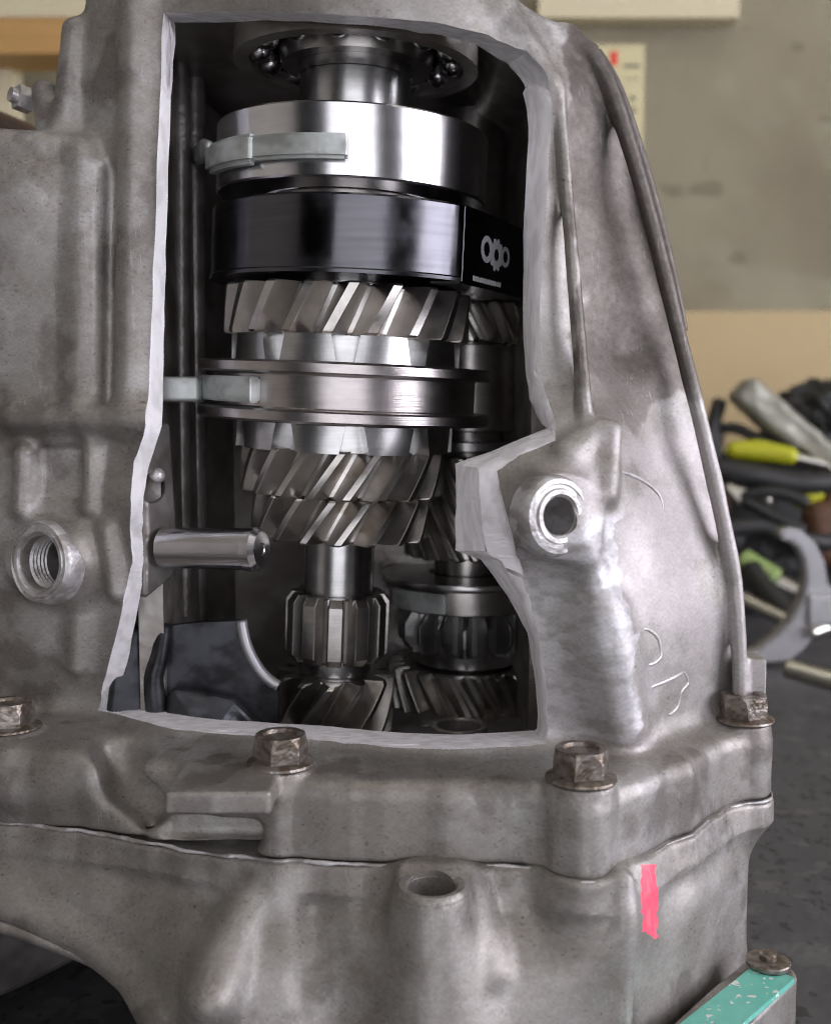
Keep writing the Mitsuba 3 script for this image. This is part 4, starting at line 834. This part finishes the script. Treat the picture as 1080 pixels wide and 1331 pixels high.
k = emit('yellow_handle', tm(m3.Manifold.batch_hull([m3.Manifold.sphere(9, 20).translate(p) for p in (P(1040, 650, 1085), P(1060, 642, 1085))])), 'yellow_plastic', True); tag(k, 'small yellow tool end low in the dark case', 'tool handle')
k = emit('socket', rod(986, 650, 1095, 1004, 654, 1085, 9, None), 'chrome', 35); tag(k, 'short bright socket lying in the dark case', 'socket')
k = emit('leather_pouch', tm(m3.Manifold.batch_hull([m3.Manifold.sphere(16, 16).translate(p) for p in (P(1062, 670, 1080), P(1110, 660, 1080), P(1066, 715, 1080), P(1110, 730, 1080))])), 'brown_leather', True); tag(k, 'brown leather pouch at the right edge below the case', 'pouch')
# crumpled dark bag heaped on the case, with a pale plastic sleeve beside it
def crumple(m, amp, sc, seed):
    v = np.array(m.vertices); n_ = np.array(m.vertex_normals); m.vertices = v + n_ * (meshkit.fbm(v / sc, 3, seed)[:, None] - 0.5) * 2 * amp; return m
m = trimesh.creation.icosphere(5, 1.0); m.apply_transform(np.diag([75, 55, 46, 1])); m.apply_translation(P(1085, 548, 1180)); k = emit('crumpled_bag', crumple(m, 26, 17, 4), 'dark_plastic', True); tag(k, 'crumpled black bag heaped at the right edge against the cream board', 'bag')
m = box(-70, 70, -20, 20, -16, 16, 8); m = m.subdivide_to_size(5); m.apply_transform(trimesh.transformations.rotation_matrix(math.radians(40), (0, 1, 0))); m.apply_translation(P(1022, 556, 1130)); k = emit('plastic_sleeve', crumple(m, 4, 30, 9), 'clear_film', True); tag(k, 'pale grey plastic sleeve slanting in front of the black bag', 'plastic sleeve')

# dark tools heaped in and before the case
for pts, r, bs, lab in (([(925, 560, 1150), (950, 556, 1140), (985, 570, 1130), (1030, 590, 1120)], 6, 'black_rubber', 'black cable end curling above the yellow handle'),
    ([(930, 610, 1090), (980, 618, 1080), (1040, 628, 1080), (1090, 625, 1085)], 12, 'black_rubber', 'black rubber grip lying under the yellow handle'),
    ([(940, 690, 1060), (985, 684, 1060), (1030, 700, 1055), (1080, 705, 1060)], 9, 'black_rubber', 'dark hose in front of the case above the loose fork'),
    ([(975, 740, 1000), (1010, 785, 960), (1050, 820, 930)], 11, 'dark_plastic', 'black tool handle lying inside the curve of the loose fork')):
    k = emit('dark_tool', tube(smoothline([P(*p) for p in pts], 30), r, 16), bs, True); tag(k, lab, 'tool')

def clutter(name, label, cat, mesh, bs, smooth=35):
    k = emit(name, mesh, bs, smooth); tag(k, label, cat)
def hull(pts, r): return tm(m3.Manifold.batch_hull([m3.Manifold.sphere(r, 16).translate(P(*p)) for p in pts]))
pl_ = thing('pliers', 'dark pliers lying open below the yellow handle', 'pliers')
emit(pl_ + '__jaw', hull([(946, 634, 1075), (968, 640, 1070), (962, 652, 1070)], 5), 'dull_steel', True)
for q in ([(964, 646, 1070), (1000, 640, 1060), (1050, 655, 1050)], [(964, 648, 1070), (1000, 668, 1060), (1045, 690, 1050)]): emit(pl_ + '__handle', tube(smoothline([P(*p) for p in q], 20), 6.5, 12), 'dark_plastic', True)
clutter('rag', 'dark oily rag heaped behind the green tool', 'rag', crumple(hull([(945, 690, 1120), (1010, 700, 1110), (1060, 740, 1100), (960, 760, 1100)], 18).subdivide_to_size(5), 12, 14, 31), 'black_rubber', True)
clutter('tape_roll', 'brown roll end behind the pliers at the right edge', 'roll', rod(1062, 640, 1150, 1100, 636, 1150, 30, None, 32), 'brown_leather')
clutter('spanner', 'pale steel spanner leaning across the black bag', 'spanner', tube([P(990, 540, 1140), P(1050, 585, 1110), P(1090, 615, 1100)], [5, 4, 7], 10), 'dull_steel', True)
for i, (x0, y0, x1, y1, r, bs, lab) in enumerate(((908, 556, 936, 520, 8, 'black_rubber', 'black grip standing up by the edge of the casing'), (918, 600, 930, 560, 10, 'dark_plastic', 'dark bottle shape right behind the casing edge'), (930, 660, 944, 620, 9, 'brown_leather', 'brown handle upright beside the casing edge'))):
    clutter('upright_tool', lab, 'tool', rod(x0, y0 + 60, 1130, x1, y1, 1150, r, None), bs)
